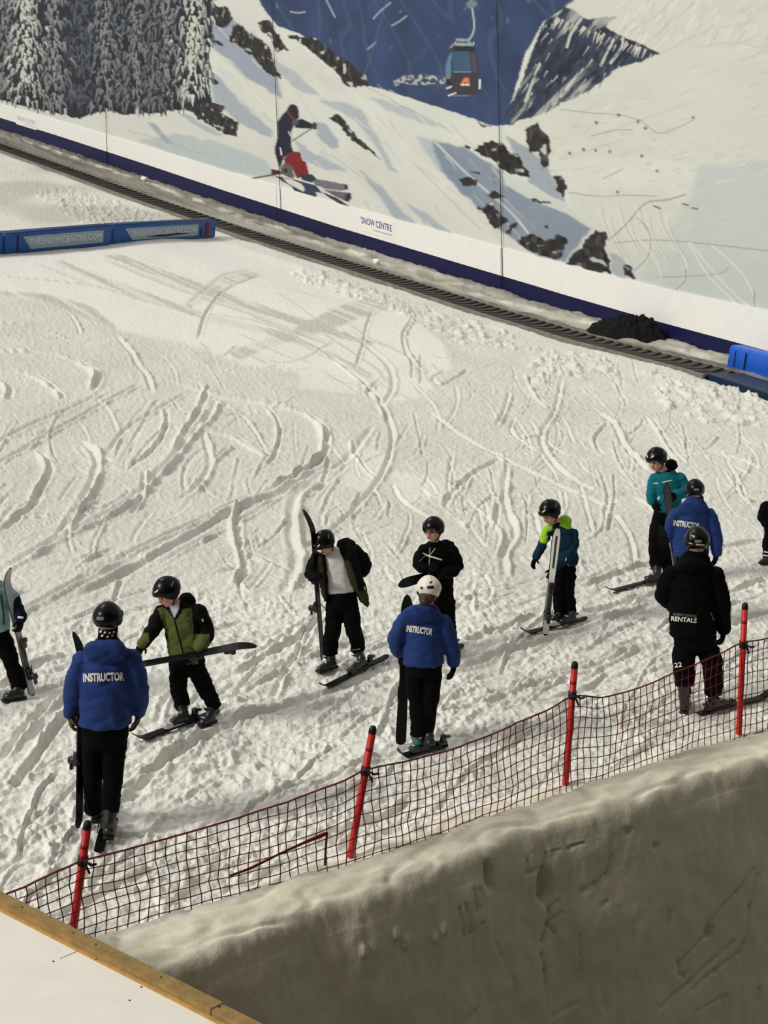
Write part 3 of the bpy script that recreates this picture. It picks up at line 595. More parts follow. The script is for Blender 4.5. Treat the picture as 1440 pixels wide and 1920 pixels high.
# rocks
RK = [[(400, 7), (430, 17), (435, 37), (420, 55), (403, 47), (395, 30)], [(438, 47), (457, 50), (473, 63), (497, 83), (513, 110), (527, 147), (507, 140), (490, 127), (473, 103), (453, 90), (430, 77)], [(480, 40), (507, 43), (527, 73), (540, 93), (520, 97), (500, 70)],
 [(540, 67), (573, 67), (597, 77), (620, 97), (647, 113), (680, 137), (687, 157), (670, 163), (647, 163), (627, 133), (600, 107), (577, 90)], [(343, 195), (370, 180), (395, 188), (423, 198), (415, 213), (447, 230), (447, 257), (420, 250), (380, 225), (350, 208)],
 [(617, 217), (633, 213), (647, 223), (663, 253), (687, 273), (713, 297), (680, 283), (663, 267), (640, 240)], [(887, 280), (920, 267), (947, 267), (960, 287), (977, 293), (990, 333), (960, 330), (940, 317), (927, 300), (903, 293)], [(870, 270), (885, 275), (882, 284), (868, 278)],
 [(983, 247), (1007, 227), (1017, 250), (1033, 260), (1027, 303), (1013, 313), (1013, 283), (993, 290), (990, 267)], [(1037, 330), (1053, 327), (1058, 337), (1055, 377), (1043, 357)], [(897, 390), (927, 383), (937, 400), (953, 417), (947, 423), (927, 423), (910, 407)],
 [(917, 370), (930, 357), (947, 370), (927, 380)], [(947, 437), (970, 420), (972, 430), (960, 445)], [(967, 450), (1000, 435), (1020, 450), (1047, 440), (1060, 450), (1057, 473), (1040, 487), (1017, 480)], [(1060, 493), (1093, 460), (1117, 430), (1137, 447), (1143, 514), (1110, 509)],
 [(1170, 500), (1183, 500), (1197, 527), (1173, 520)], [(863, 330), (877, 330), (892, 343), (883, 353), (867, 343)], [(882, 320), (900, 328), (900, 333), (887, 327)], [(397, 75), (410, 78), (422, 90), (408, 88)], [(392, 145), (405, 150), (411, 160), (398, 157)], [(997, 372), (1030, 374), (1037, 379), (1005, 378)], [(1020, 430), (1030, 425), (1032, 437)], [(893, 228), (910, 230), (925, 238), (905, 236)], [(1080, 470), (1088, 465), (1086, 474)]]
for p in RK:
    m = mask(p, 0.45); put(m, (46, 43, 44), .45, 151, 3, 6)
    put(m * np.clip(perlin(U * 2.2, Hh * 4.5, 153) * 3 - 1.1, 0, 1), (190, 192, 190))
    put(m * np.clip(-perlin(U * 2.2, Hh * 4.5, 154) * 3 - .6, 0, 1) * .7, (20, 19, 22)); put(m * np.clip(perlin(U * 3.2, Hh * 3.0, 155) * 3 - .7, 0, 1) * .6, (84, 79, 76))
# forest of snow-laden firs
fo = mask([(-400, -90), (398, -90), (397, 20), (398, 70), (390, 120), (392, 165), (397, 190), (345, 205), (325, 206), (300, 212), (262, 213), (240, 216), (205, 208), (188, 210), (150, 222), (120, 216), (75, 206), (40, 198), (0, 187), (-220, 130), (-400, 80)], 0.3)
put(fo, (30, 35, 48), .3, 161, 1, 2)
fr_ = random.Random(9)
TREES = [(150, 34, .12), (10, 26, .5), (225, 24, .3), (100, 34, .55), (197, 30, .48), (258, 34, .46), (48, 44, 1.0), (312, 36, .52), (362, 44, 1.0), (-50, 40, .8), (-120, 40, .6), (-180, 36, .8), (-240, 36, .6), (-300, 36, .7), (290, 22, .35)]
def fir_bottom(x): return np.interp(x, [-400, -80, 0, 75, 150, 205, 262, 325, 345, 397], [80, 166, 187, 206, 219, 207, 212, 205, 203, 168])
for tx, tw_, br in TREES:
    n_ = int(300 * tw_ / 36)
    st_ = sorted(((fr_.uniform(-40, 200), fr_.gauss(0, .5)) for _ in range(n_)), key=lambda q: q[0])
    for y, o in st_:
        o = max(-1.1, min(1.1, o)); x = tx + o * tw_ * (.75 + .25 * max(y, 0) / 200)
        if x > 398 or y > fir_bottom(x) - 10: continue
        L = fr_.uniform(7, 19); dx = o * fr_.uniform(3, 9) + fr_.uniform(-2, 2); q_ = fr_.random(); v = br * (.45 + .55 * (1 - abs(o)) if q_ < .6 else .9)
        lt = np.array((214, 214, 204)) * v + np.array((62, 68, 80)) * (1 - v)
        line([(x + 1.6, y + 2), (x + dx * .5 + 1.6, y + L * .45 + 2), (x + dx + 1.6, y + L + 3)], (20, 24, 34), fr_.uniform(5, 8), .75, False, True)
        if q_ < .72: line([(x, y), (x + dx * .6, y + L * .4), (x + dx, y + L)], tuple(lt), fr_.uniform(3, 6.5), .95, False, True)
for x in (123, 200, 257): put(mask([(x - 2, 203), (x + 2, 203), (x + 3, 222), (x - 3, 222)]), (200, 200, 194))
# gondola
def gz(pts): return [(820 + x / 9.6, y / 9.6) for x, y in pts]
line(gz([(600, -60), (610, 60), (635, 200), (660, 400), (655, 540), (610, 660), (545, 730)]), (160, 174, 178), 3.6)
put(mask(gz([(510, 60), (590, 5), (700, 20), (710, 90), (640, 140), (560, 150)]), .05), (120, 130, 132))
put(mask(gz([(300, 815), (670, 815), (710, 960), (740, 1250), (745, 1600), (700, 1690), (250, 1735), (175, 1570), (140, 1400), (155, 1150), (220, 960)])), (60, 56, 66))
put(mask(gz([(340, 690), (560, 700), (600, 760), (640, 800), (640, 830), (310, 830), (330, 770)])), (150, 164, 162)); put(mask(gz([(345, 740), (540, 745), (540, 775), (345, 770)])), (60, 72, 76)); line(gz([(240, 850), (330, 760)]), (160, 172, 172), 2.2)
put(mask(gz([(300, 830), (640, 830), (690, 930), (290, 930)])), (44, 42, 54))
put(mask(gz([(290, 925), (585, 925), (608, 1300), (290, 1300)])), (62, 88, 116), .1, 3); line(gz([(290, 1296), (600, 1296)]), (120, 150, 172), 1.4)
put(mask(gz([(605, 940), (680, 960), (715, 1300), (630, 1300)])), (78, 74, 84)); put(mask(gz([(262, 930), (240, 1340), (148, 1340), (158, 1150), (200, 1010)])), (92, 128, 162)); put(mask(gz([(148, 1340), (240, 1340), (235, 1420), (150, 1410)])), (120, 130, 140))
put(mask(gz([(412, 1540), (440, 1480), (475, 1420), (530, 1388), (575, 1415), (572, 1540)])), (226, 142, 98)); put(mask(gz([(412, 1540), (425, 1512), (570, 1512), (570, 1540)])), (236, 214, 196)); put(mask(gz([(465, 1510), (500, 1440), (512, 1510)])), (120, 70, 55)); line(gz([(545, 1410), (550, 1510)]), (150, 85, 65), 1.2)
line(gz([(768, 1440), (758, 1590)]), (232, 234, 230), 3); line(gz([(200, 1722), (330, 1672)]), (222, 226, 226), 2.2); line(gz([(250, 1725), (560, 1722)]), (130, 128, 138), 1.6); line(gz([(175, 1590), (245, 1560)]), (210, 214, 214), 3); put(mask(gz([(155, 1440), (235, 1430), (240, 1500), (180, 1530)])), (30, 32, 40)); line(gz([(655, 760), (655, 800)]), (200, 206, 204), 2)
# downhill skier print
def sk(pts): return [(480 + x / 6.545, 180 + y / 6.545) for x, y in pts]
put(mask(sk([(220, 975), (480, 1025), (740, 1100), (810, 1190), (735, 1180), (750, 1255), (480, 1185), (440, 1110), (330, 1050)]), .03), (50, 60, 84)); put(mask(sk([(330, 1010), (430, 1020), (560, 1080), (600, 1140), (580, 1175), (500, 1130), (400, 1080)])), (214, 214, 206)); put(mask(sk([(800, 1170), (1000, 1255), (1185, 1378), (1060, 1345), (880, 1235)])), (54, 56, 72))
put(mask(sk([(690, 1010), (900, 1045), (1120, 1088), (1132, 1140), (1060, 1165), (860, 1140), (720, 1090)])), (118, 112, 120), .2, 9, 6, 12); put(mask(sk([(820, 1145), (1000, 1170), (1160, 1190), (1172, 1250), (1130, 1302), (1000, 1245)])), (104, 98, 106), .2, 10, 6, 12); put(mask(sk([(1080, 1090), (1125, 1090), (1132, 1140), (1090, 1150)])), (50, 44, 48)); put(mask(sk([(1110, 1195), (1160, 1190), (1172, 1250), (1130, 1300), (1090, 1280)])), (50, 44, 50))
put(mask(sk([(260, 320), (330, 220), (390, 170), (480, 320), (430, 450), (430, 600), (462, 690), (340, 760), (310, 850), (295, 900), (240, 730), (232, 620), (270, 500)])), (33, 33, 54), .2, 11); put(mask(sk([(470, 300), (560, 278), (690, 340), (692, 402), (480, 392)])), (30, 30, 52))
put(mask(sk([(388, 150), (410, 115), (450, 98), (500, 120), (530, 190), (530, 275), (480, 300), (420, 250), (385, 190)])), (38, 31, 36)); line(sk([(390, 185), (430, 250), (470, 285)]), (92, 52, 52), 4); put(mask(sk([(455, 295), (520, 290), (510, 345), (460, 380), (440, 330)])), (92, 76, 100))
put(mask(sk([(690, 335), (725, 318), (755, 350), (748, 405), (715, 415), (690, 395)])), (58, 62, 62)); line(sk([(690, 395), (450, 548)]), (84, 88, 92), 2); line(sk([(400, 440), (425, 490)]), (190, 200, 205), 2); line(sk([(298, 640), (312, 720)]), (220, 224, 220), 2.5)
put(mask(sk([(340, 770), (400, 710), (470, 680), (540, 690), (570, 790), (612, 812), (650, 950), (640, 985), (500, 1010), (450, 900), (360, 860)]), .02), (126, 27, 36), .25, 12, 5, 10); put(mask(sk([(545, 960), (690, 960), (745, 1022), (690, 1062), (560, 1030)])), (44, 48, 68)); put(mask(sk([(300, 880), (345, 820), (450, 860), (470, 1010), (400, 1000), (310, 950)])), (96, 94, 92)); put(mask(sk([(335, 900), (375, 885), (390, 925), (355, 950)])), (30, 30, 34)); put(mask(sk([(185, 895), (300, 915), (310, 960), (190, 965)])), (86, 26, 34)); line(sk([(-80, 1020), (0, 1004), (330, 945)]), (48, 50, 54), 2.4)
# small warning marks
for x, y in ((925, 332), (928, 344)): put(mask([(x - 4, y - 4), (x + 4, y - 4), (x, y + 4)]), (120, 124, 130))

GAIN_WALL = 1.0
mural_m = mat_col('printed_mural', 0.55, 0.3, 3.0, 0.015)
wall_back = bpy.data.objects.new('wall_back', None); _link(wall_back, None, wall_pt(0.0, 0.0)); tag(wall_back, 'long side wall printed with a snowy mountain mural', None, None, 'structure')
seams = [np.searchsorted(mpx, s) for s in (203, 521, 940)]
cuts = [0] + seams + [MC - 1]
for a, b in zip(cuts[:-1], cuts[1:]):
    uu = U[:, a:b + 1]; hh = Hh[:, a:b + 1]
    V = wall_pt(uu, hh).reshape(-1, 3)
    mesh_obj('mural_panel', V, grid_faces(MR, b + 1 - a)[:, ::-1].copy(), mural_m, wall_back, None, True, np.clip(IMG[:, a:b + 1].reshape(-1, 3) * GAIN_WALL, 0, 1))
# backing slab so that the wall has thickness
MB().box(wall_pt(np.array((mu[0] + mu[-1]) / 2), np.array(5.0), np.array(-0.2)), WD / math.hypot(WD[0], WD[1]) * abs(mu[0] - mu[-1]) / 2, WN * 0.15, np.array([0, 0, 5.3])).build('backing_slab', mat('plaster', (170, 170, 165)), wall_back, False)
# white and blue padded skirting
white_m = mat('white_panel', (240, 238, 235), 0.45, 0.02, 4)
navy_m = mat('navy_skirting', (16, 18, 66), 0.5, 0.1, 8)
def strip_box(u0, u1, h0, h1, q0, q1):
    a = wall_pt(np.array([u0, u0, u0, u0, u1, u1, u1, u1]), np.array([h0, h0, h1, h1, h0, h0, h1, h1]), np.array([q0, q1, q1, q0, q0, q1, q1, q0]))
    return a, [(0, 1, 2, 3), (7, 6, 5, 4), (0, 4, 5, 1), (1, 5, 6, 2), (2, 6, 7, 3), (3, 7, 4, 0)]
t1 = bpy.data.objects.new('trim_1', None); _link(t1, None, wall_pt(0.0, 0.45)); tag(t1, 'white padded band along the foot of the mural', None, None, 'structure')
t2 = bpy.data.objects.new('trim_2', None); _link(t2, None, wall_pt(0.0, 0.0)); tag(t2, 'navy blue skirting under the white band', None, None, 'structure')
def skirt_h(u): return np.interp(u, [-5, 0, 4, 9, 60], [.41, .43, .50, .54, .62])
def sweep(u, h0, h1, q0, q1):
    n = len(u); h0 = np.broadcast_to(h0, (n,)); h1 = np.broadcast_to(h1, (n,)); o = np.ones(n)
    P = np.stack([wall_pt(u, h0, o * q0), wall_pt(u, h0, o * q1), wall_pt(u, h1, o * q1), wall_pt(u, h1, o * q0)], 1).reshape(-1, 3)
    return P, [tuple(f) for f in grid_faces(n, 4, True)] + [(3, 2, 1, 0), tuple(n * 4 - 4 + k for k in range(4))]
for a, b in zip(cuts[:-1], cuts[1:]):
    u0, u1 = mu[a], mu[b]; s_ = 0.012 * np.sign(u1 - u0); uu = np.linspace(u0 + s_, u1 - s_, 28)
    MB().add(*sweep(uu, skirt_h(uu), 1.36, -0.02, 0.05)).build('white_panel', white_m, t1, False)
    MB().add(*sweep(uu, -0.4, skirt_h(uu), -0.02, 0.035)).build('navy_panel', navy_m, t2, False)
# logo stickers on the white band
def wall_text(s, px0, px1, h0, h1, q, m, parent, bold=0.0, name='lettering'):
    V, F = text_tris(s, bold); (u0, u1), _ = wall_uh(np.array([px0, px1]), np.array([wall_y(px0) - 60, wall_y(px1) - 60]))
    P = wall_pt(u0 + (u1 - u0) * V[:, 0], h0 + (h1 - h0) * V[:, 1], np.full(len(V), q))
    o = mesh_obj(name, P, F, m, parent, None, False); o['kind'] = 'stuff'; return o
ink = mat('logo_ink', (70, 84, 150), .5, .05); ink2 = mat('logo_ink_small', (130, 138, 170), .5, .05); ink3 = mat('logo_ink_faded', (196, 194, 200), .5, .05); stick = mat('sticker_white', (243, 240, 234), .4, .01)
for p0, p1, hb, lab, im, im2 in ((675, 741, .98, 'white sticker with a blue snow centre logo on the white band below the printed skier', ink, ink2), (30, 68, .85, 'faded snow centre sticker on the white band near the printed firs', ink3, ink3)):
    (u0, u1), _ = wall_uh(np.array([p0, p1]), np.array([wall_y(p0) - 60, wall_y(p1) - 60])); um = (u0 + u1) / 2
    pl = thing('logo_sticker', lab, 'sticker', wall_pt(um, hb - .30, np.array(.055)), None)
    MB().add(*strip_box(u0, u1, hb - .30, hb + .28, .052, .058)).build('backing', stick, pl, False)
    e = (p1 - p0) * .06
    wall_text("'SNOW CENTRE", p0 + e, p1 - e, hb - .06, hb + .17, .062, im, pl, .012)
    wall_text('hemel hempstead', p0 + (p1 - p0) * .42, p1 - e, hb - .22, hb - .13, .062, im2, pl)
# hanging cables on the seams
cab = mat('cable_black', (24, 26, 34), .5)
for k, (p0, p1) in enumerate((((198.5, 150), (204, 305)), ((511, -30), (531, 418)), ((933, -40), (946.5, 548)))):
    (ua, ub), (ha, hb) = wall_uh(np.array([p0[0], p1[0]]), np.array([p0[1], p1[1]]))
    A, B = wall_pt(ua, ha, np.array(.06)), wall_pt(ub, hb, np.array(.075))
    lab = ('thin dark cable hanging down the mural beside the printed firs', 'thin dark cable hanging in front of the printed skier', 'thin dark cable hanging to the right of the printed gondola')[k]
    m_ = MB().tube([A, A * .5 + B * .5, B], [.011] * 3, 6)
    if k == 0: m_.tube([B, B - WH * -.12 + [0, 0, -.02]], [.010] * 2, 6)
    tag(m_.build('hanging_cable', cab), lab, 'cable', 'cables hanging on the mural')
# ================================================================== carpet lift
rub = mat('rubber_belt', (20, 19, 18), .75, .2, 6); ribm = mat('rubber_rib', (66, 63, 57), .7, .1); rail_m = mat('lift_rail', (128, 124, 114), .5, .2, 3); dkblue = mat('lift_cover_blue', (18, 40, 66), .5, .15)
lift = thing('carpet_lift', 'long black ribbed carpet lift belt running up the slope beside the mural wall', 'conveyor', ground_wall(0.0, belt_q(0.0)))
UB = np.linspace(-0.6, 120, 220)
def lift_strip(u, e0, e1, h0, h1):
    q = belt_q(u); n = len(u)
    P = np.stack([ground_wall(u, q + e0, h0), ground_wall(u, q + e0, h1), ground_wall(u, q + e1, h1), ground_wall(u, q + e1, h0)], 1).reshape(-1, 3)
    F = [tuple(f) for f in grid_faces(n, 4, True)] + [(3, 2, 1, 0), tuple(n * 4 - 4 + k for k in range(4))]
    return P, F
MB().add(*lift_strip(UB, -.56, .56, -.2, 0.02)).build('belt', rub, lift, False)
for e0, e1 in ((-.66, -.56), (.56, .63)): MB().add(*lift_strip(UB, e0, e1, -.2, .05)).build('side_rail', rail_m, lift, False)
MB().add(*lift_strip(np.linspace(-9, -0.62, 20), -.5, .5, -.2, .07)).build('end_cover', dkblue, lift, False)
# ribs, one mesh shared between all of them
rp = [(-.44, -.10), (0, .10), (.44, -.10)]
rib_me = None
us = list(np.arange(-0.4, 24, 0.34)) + list(np.arange(24, 66, 0.5)) + [0] * 0
for u in us:
    o_ = ground_wall(u, belt_q(u), 0.02)
    if rib_me is None:
        V = []; nrm = SN * .022
        for k, (e, f_) in enumerate([(-.52, .11), (0, -.11), (.52, .11)]):
            c = -e * WN + f_ * WD
            for wq, hq in ((-.075, 0), (.075, 0), (.075, 1), (-.075, 1)): V.append(c + WD * wq + nrm * (hq * 1.0 - .15))
        F = [(3, 2, 1, 0), (8, 9, 10, 11)] + [(k * 4 + i, k * 4 + (i + 1) % 4, k * 4 + 4 + (i + 1) % 4, k * 4 + 4 + i) for k in (0, 1) for i in range(4)]
        rb_o = mesh_obj('rib', np.array(V) + ORG[lift.name], F, ribm, lift, None, False); rib_me = rb_o.data
    else:
        rb_o = bpy.data.objects.new('rib', rib_me); COL.objects.link(rb_o); rb_o.parent = lift
    rb_o.location = o_ - ORG[lift.name]

# ================================================================== padded barriers
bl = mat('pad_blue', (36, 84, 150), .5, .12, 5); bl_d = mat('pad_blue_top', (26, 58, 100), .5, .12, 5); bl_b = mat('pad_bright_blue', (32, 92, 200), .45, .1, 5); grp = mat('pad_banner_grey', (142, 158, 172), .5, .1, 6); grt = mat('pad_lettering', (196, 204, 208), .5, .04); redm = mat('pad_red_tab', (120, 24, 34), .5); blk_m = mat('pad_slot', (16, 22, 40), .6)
def on_floor(px, py, h=0.0):
    P = G(px, py); P = P.copy(); q = WQ - (P - CAM) @ WN; u = (P - W0) @ WH
    P[2] += float(sag(u) * sag_w(q)) + h; return P
def pad(p0, p1, ht, dep, label, mats, banner=None, text=None, extra=()):
    A, B = on_floor(*p0), on_floor(*p1); mid = (A + B) / 2
    along = unit(B - A); back = unit(np.cross(SN, along)); back *= np.sign(back[1]); upv = SN
    root = thing('crash_pad', label, 'crash pad', mid, 'blue crash pads')
    L = np.linalg.norm(B - A) / 2 - .02
    MB().box(mid + back * dep / 2 + upv * ht / 2, along * L, back * dep / 2, upv * ht / 2, .05).build('body', mats[0], root)
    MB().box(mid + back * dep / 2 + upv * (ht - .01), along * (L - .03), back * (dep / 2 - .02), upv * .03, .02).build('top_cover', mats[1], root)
    def face(s, h, off=.008): return A + (B - A) * s + upv * h - back * off
    if banner:
        s0, s1, h0, h1 = banner
        MB().prism([face(s0, h1), face(s0 + .07, h0), face(s1, h0), face(s1, h1)], -back * .008).build('banner', grp, root, False)
        V, F = text_tris('THESNOWCENTRE.COM', .01)
        e = .05
        P = np.array([face(s0 + e + (s1 - s0 - 1.4 * e) * x, h0 + (h1 - h0) * (.3 + .5 * y), .022) for x, y in V])
        mesh_obj('lettering', P, F, grt, root, None, False)['kind'] = 'stuff'
    for s, wd, m_, hh in extra:
        MB().prism([face(s, .06), face(s + wd, .06), face(s + wd, hh), face(s, hh)], -back * .012).build('strap', m_, root, False)
    return root
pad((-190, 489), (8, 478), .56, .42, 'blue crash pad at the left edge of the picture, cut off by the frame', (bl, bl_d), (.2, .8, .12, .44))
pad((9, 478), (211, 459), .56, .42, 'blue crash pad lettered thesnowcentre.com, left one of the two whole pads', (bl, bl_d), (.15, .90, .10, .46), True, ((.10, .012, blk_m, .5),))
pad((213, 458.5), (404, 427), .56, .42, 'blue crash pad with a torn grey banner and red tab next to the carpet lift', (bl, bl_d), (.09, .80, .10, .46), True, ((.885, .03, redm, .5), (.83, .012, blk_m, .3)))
tr = bpy.data.objects
pr = pad((1359, 686), (1520, 732), .52, .42, 'bright blue crash pad at the foot of the white wall by the right edge', (bl_b, bl_b), None, None, ((.22, .016, blk_m, .45), (.10, .006, blk_m, .45)))
A, B = on_floor(213, 458.5), on_floor(404, 427); al = unit(B - A); bk = unit(np.cross(SN, al)); bk *= np.sign(bk[1])
last = [o for o in COL.objects if o.name.startswith('crash_pad')][2]
MB().prism([A + (B - A) * .28 + SN * .17 - bk * .02, A + (B - A) * .45 + SN * .13 - bk * .02, A + (B - A) * .72 + SN * .19 - bk * .02, A + (B - A) * .6 + SN * .22 - bk * .02, A + (B - A) * .4 + SN * .2 - bk * .02], -bk * .006).build('torn_slit', blk_m, last, False)

# black heap of folded netting by the wall
hp = on_floor(1180, 622); N_ = 110
ang = np.linspace(0, 2 * math.pi, N_, endpoint=False); rr = np.linspace(0, 1, 46)
AA, RR = np.meshgrid(ang, rr); 
hw, hd = 1.10, .46
xx = np.cos(AA) * RR; yy = np.sin(AA) * RR
irr = 1 + .22 * np.clip(-np.cos(AA), 0, 1) ** 6 + .14 * perlin(np.cos(AA) * 2.2, np.sin(AA) * 2.2, 7) + .09 * perlin(np.cos(AA) * 9, np.sin(AA) * 9, 8)
hz = .74 * (1 - RR ** 2.6) * (0.75 + .25 * xx) + .10 * fbm(xx * 3.2, yy * 3.2, 3, 9) * (1 - RR ** 6) + .08 * (1 - np.abs(perlin(xx * 6, yy * 9, 10)) * 2) * (1 - RR ** 6) + .06 * perlin(xx * 15, yy * 15, 11) * (1 - RR ** 6)
hb = unit(np.cross(SN, -WD)); hb *= np.sign(hb @ WN)
P = hp + (xx * irr * hw)[..., None] * (unit(on_floor(1258, 645) - on_floor(1105, 612))) + (yy * irr * hd)[..., None] * hb + (hz - .03)[..., None] * SN
netm = mat('black_netting', (9, 9, 10), .9, .5, 25, .9, 60)
tag(mesh_obj('netting_heap', P.reshape(-1, 3), [tuple(f) for f in grid_faces(46, N_, True)], netm, None, None, True), 'crumpled black heap of netting lying between the carpet lift and the white wall', 'netting')

# loose snow lumps beside the wall
lump_m = mat('snow_lump', (240, 236, 225), .6, .05, 20, .4, 30)
for k, (px, py, r, lab) in enumerate(((706, 479, .11, 'small white snow lump by the navy skirting below the logo sticker'), (270, 333, .13, 'small white snow lump by the navy skirting further up the slope'))):
    c = on_floor(px, py, .10); m_ = MB(); m_.ball(c, WD * r * 1.5, WN * r, SN * r * .9, 12, 8)
    V = np.vstack(m_.V); V += .35 * r * fbm(V[:, 0] * 9, V[:, 2] * 9 + V[:, 1] * 3, 2, 5 + k)[:, None] * unit(SN + WD)
    tag(mesh_obj('snow_lump', V, m_.F, lump_m), lab, 'snow lump', 'loose snow lumps')

# ================================================================== snow bank with its cut face
ex = np.linspace(-420, 1800, 560)
ey = edge_y(ex)
for _ in range(3): ey = np.convolve(np.pad(ey, 4, mode='edge'), np.ones(9) / 9, 'valid')
ew = Gs(ex, ey, .22)
tv = np.gradient(Gs(ex, np.interp(ex, [-420, 340, 800, 1440, 1800], [2050, 1800, 1636, 1418, 1300]), .22), axis=0); tv = np.stack([np.convolve(np.pad(tv[:, k], 60, mode='edge'), np.ones(121) / 121, 'valid') for k in range(3)], 1); tv[:, 2] = 0; tv /= np.linalg.norm(tv, axis=1)[:, None]
inn = np.stack([-tv[:, 1], tv[:, 0], 0 * tv[:, 0]], 1)                   # horizontally towards the slope
prof = [(.86, -.10), (.78, .0), (.72, .07), (.66, .13), (.60, .18), (.54, .215), (.47, .24), (.4, .25), (.3, .25), (.2, .248), (.12, .247), (.07, .244), (.035, .236), (.005, .215), (-.02, .175), (-.035, .12), (-.045, .06), (-.05, .02)]
prof_o = np.interp(np.linspace(0, 1, 60), np.linspace(0, 1, len(prof)), [p[0] for p in prof]); prof_h = np.interp(np.linspace(0, 1, 60), np.linspace(0, 1, len(prof)), [p[1] for p in prof])
face_h = np.linspace(.0, -3.6, 190); face_o = -.055 - .10 * np.clip(-face_h, 0, 4) ** .8
for _ in range(3):
    prof_o[2:-2] = np.convolve(prof_o, np.ones(5) / 5, 'valid'); prof_h[2:-2] = np.convolve(prof_h, np.ones(5) / 5, 'valid')
po = np.concatenate([prof_o, face_o]); ph = np.concatenate([prof_h, face_h])
for _ in range(3):
    po[52:68] = np.convolve(po[50:70], np.ones(5) / 5, 'valid'); ph[52:68] = np.convolve(ph[50:70], np.ones(5) / 5, 'valid')
gz0 = slope_z(ew[:, 0], ew[:, 1])
sl = np.concatenate([[0], np.cumsum(np.linalg.norm(np.diff(ew[:, :2], axis=0), axis=1))])
S_, O_ = np.meshgrid(sl, po, indexing='ij'); Hq = np.repeat(ph[None], len(sl), 0)
Bx = ew[:, None, :2] + inn[:, None, :2] * O_[..., None]
zb = np.where(O_ > -.05, slope_z(Bx[..., 0], Bx[..., 1]), gz0[:, None])
BV = np.concatenate([Bx, (zb + Hq)[..., None]], -1)
top = sstep(-.08, .1, O_)
BV[..., 2] += top * (.035 * fbm(S_ * 1.3, O_ * 2.5, 3, 21) + .012 * fbm(S_ * 3, O_ * 9, 3, 22)) * sstep(.9, .6, O_)
BV[..., 2] -= top * .05 * np.clip(1 - np.abs(perlin(S_ * 1.2 + O_ * 2, O_ * 4 - S_ * .4, 23)) * 5, 0, 1) * .5
# relief of the cut face: bumps, hollow, scratches (metres inwards = positive)
FV = np.clip((.10 - O_) / .14, 0, 1)
din = .030 * fbm(S_ * 1.2, Hq * 1.0, 3, 31) + .009 * fbm(S_ * 6, Hq * 3.5, 3, 32) + .010 * np.clip(perlin(S_ * 9, Hq * 1.6 + S_ * 2, 34) - .25, 0, 1) * np.clip(perlin(S_ * .8, Hq * .8, 35) + .3, 0, 1) * 2
fpx, fpy = project(BV.reshape(-1, 3)); fpx = fpx.reshape(S_.shape); fpy = fpy.reshape(S_.shape)
FI = slice(60, None)
def find(px, py):
    d = (fpx[:, FI] - px) ** 2 + (fpy[:, FI] - py) ** 2; i, j = np.unravel_index(np.argmin(d), d.shape); return S_[i, 60 + j], Hq[i, 60 + j]
def groove(pts, wid, dep):
    Q = np.array([find(*p) for p in pts])
    global din
    for a, b in zip(Q[:-1], Q[1:]):
        i0, i1 = np.searchsorted(sl, [min(a[0], b[0]) - 4 * wid, max(a[0], b[0]) + 4 * wid]); w_ = (slice(i0, i1), FI); S1, H1 = S_[w_], Hq[w_]
        L2 = ((b - a) ** 2).sum() + 1e-9; t = np.clip(((S1 - a[0]) * (b[0] - a[0]) + (H1 - a[1]) * (b[1] - a[1])) / L2, 0, 1)
        e_ = np.exp(-(np.hypot(S1 - a[0] - t * (b[0] - a[0]), H1 - a[1] - t * (b[1] - a[1])) / wid) ** 2); din[w_] = din[w_] + dep * .8 * e_
def dent(px, py, ru, rh, dep, k=6):
    s0, h0 = find(px, py); global din
    e = ((S_ - s0) / ru) ** 2 + ((Hq - h0) / rh) ** 2; din = din + dep * np.clip(1.25 * np.exp(-e ** (k / 2) * .8), 0, 1)
def zc(x, y): return (840 + x / 2.4, 1500 + y / 2.4)
for pts, wd, dp in (([(445, 455), (455, 500), (450, 560), (425, 640)], .016, .035), ([(455, 560), (480, 600)], .014, .03), ([(420, 690), (435, 770), (445, 840)], .014, .025), ([(500, 455), (465, 490)], .014, .022), ([(520, 510), (470, 540)], .012, .018), ([(590, 600), (592, 690), (598, 770)], .010, .018), ([(545, 150), (547, 215)], .014, .028), ([(545, 165), (595, 158)], .012, .026), ([(360, 270), (362, 325), (435, 300), (435, 215)], .012, .018), ([(470, 260), (475, 215), (495, 195)], .012, .015),
                    ([(610, 410), (660, 380), (720, 340), (740, 250)], .025, .028), ([(50, 480), (70, 610)], .014, .022), ([(80, 470), (100, 600), (150, 550)], .014, .024), ([(110, 400), (120, 500)], .012, .02), ([(135, 400), (140, 480)], .012, .02), ([(1370, 310), (1290, 410), (1175, 555)], .016, .022), ([(1385, 340), (1350, 480), (1330, 640), (1310, 690)], .02, .025), ([(1150, 625), (1050, 740), (1045, 790)], .018, .03), ([(1300, 690), (1200, 770), (1100, 860)], .022, .035), ([(1280, 640), (1180, 740), (1090, 830), (960, 940)], .02, .03), ([(1250, 880), (1110, 950)], .015, .022), ([(1230, 900), (1230, 990)], .012, .02), ([(590, 910), (480, 980)], .02, .02), ([(1000, 500), (990, 560)], .02, .025), ([(690, 470), (720, 460)], .015, .02), ([(215, 640), (240, 700)], .02, .02), ([(1400, 850), (1395, 900)], .02, .03), ([(300, 800), (305, 880)], .02, .018), ([(130, 950), (80, 1000)], .02, .02), ([(740, 160), (720, 300)], .018, .015), ([(545, 350), (550, 480)], .014, .014)):
    groove([zc(*p) for p in pts], wd, dp)
dent(*zc(443, 390), .085, .135, .11, 5); dent(*zc(1178, 592), .05, .06, .05); dent(*zc(940, 212), .03, .035, .04); dent(900, 1606, .05, .12, .07); dent(*zc(1065, 793), .02, .02, .03); dent(*zc(805, 110), .04, .04, .03)
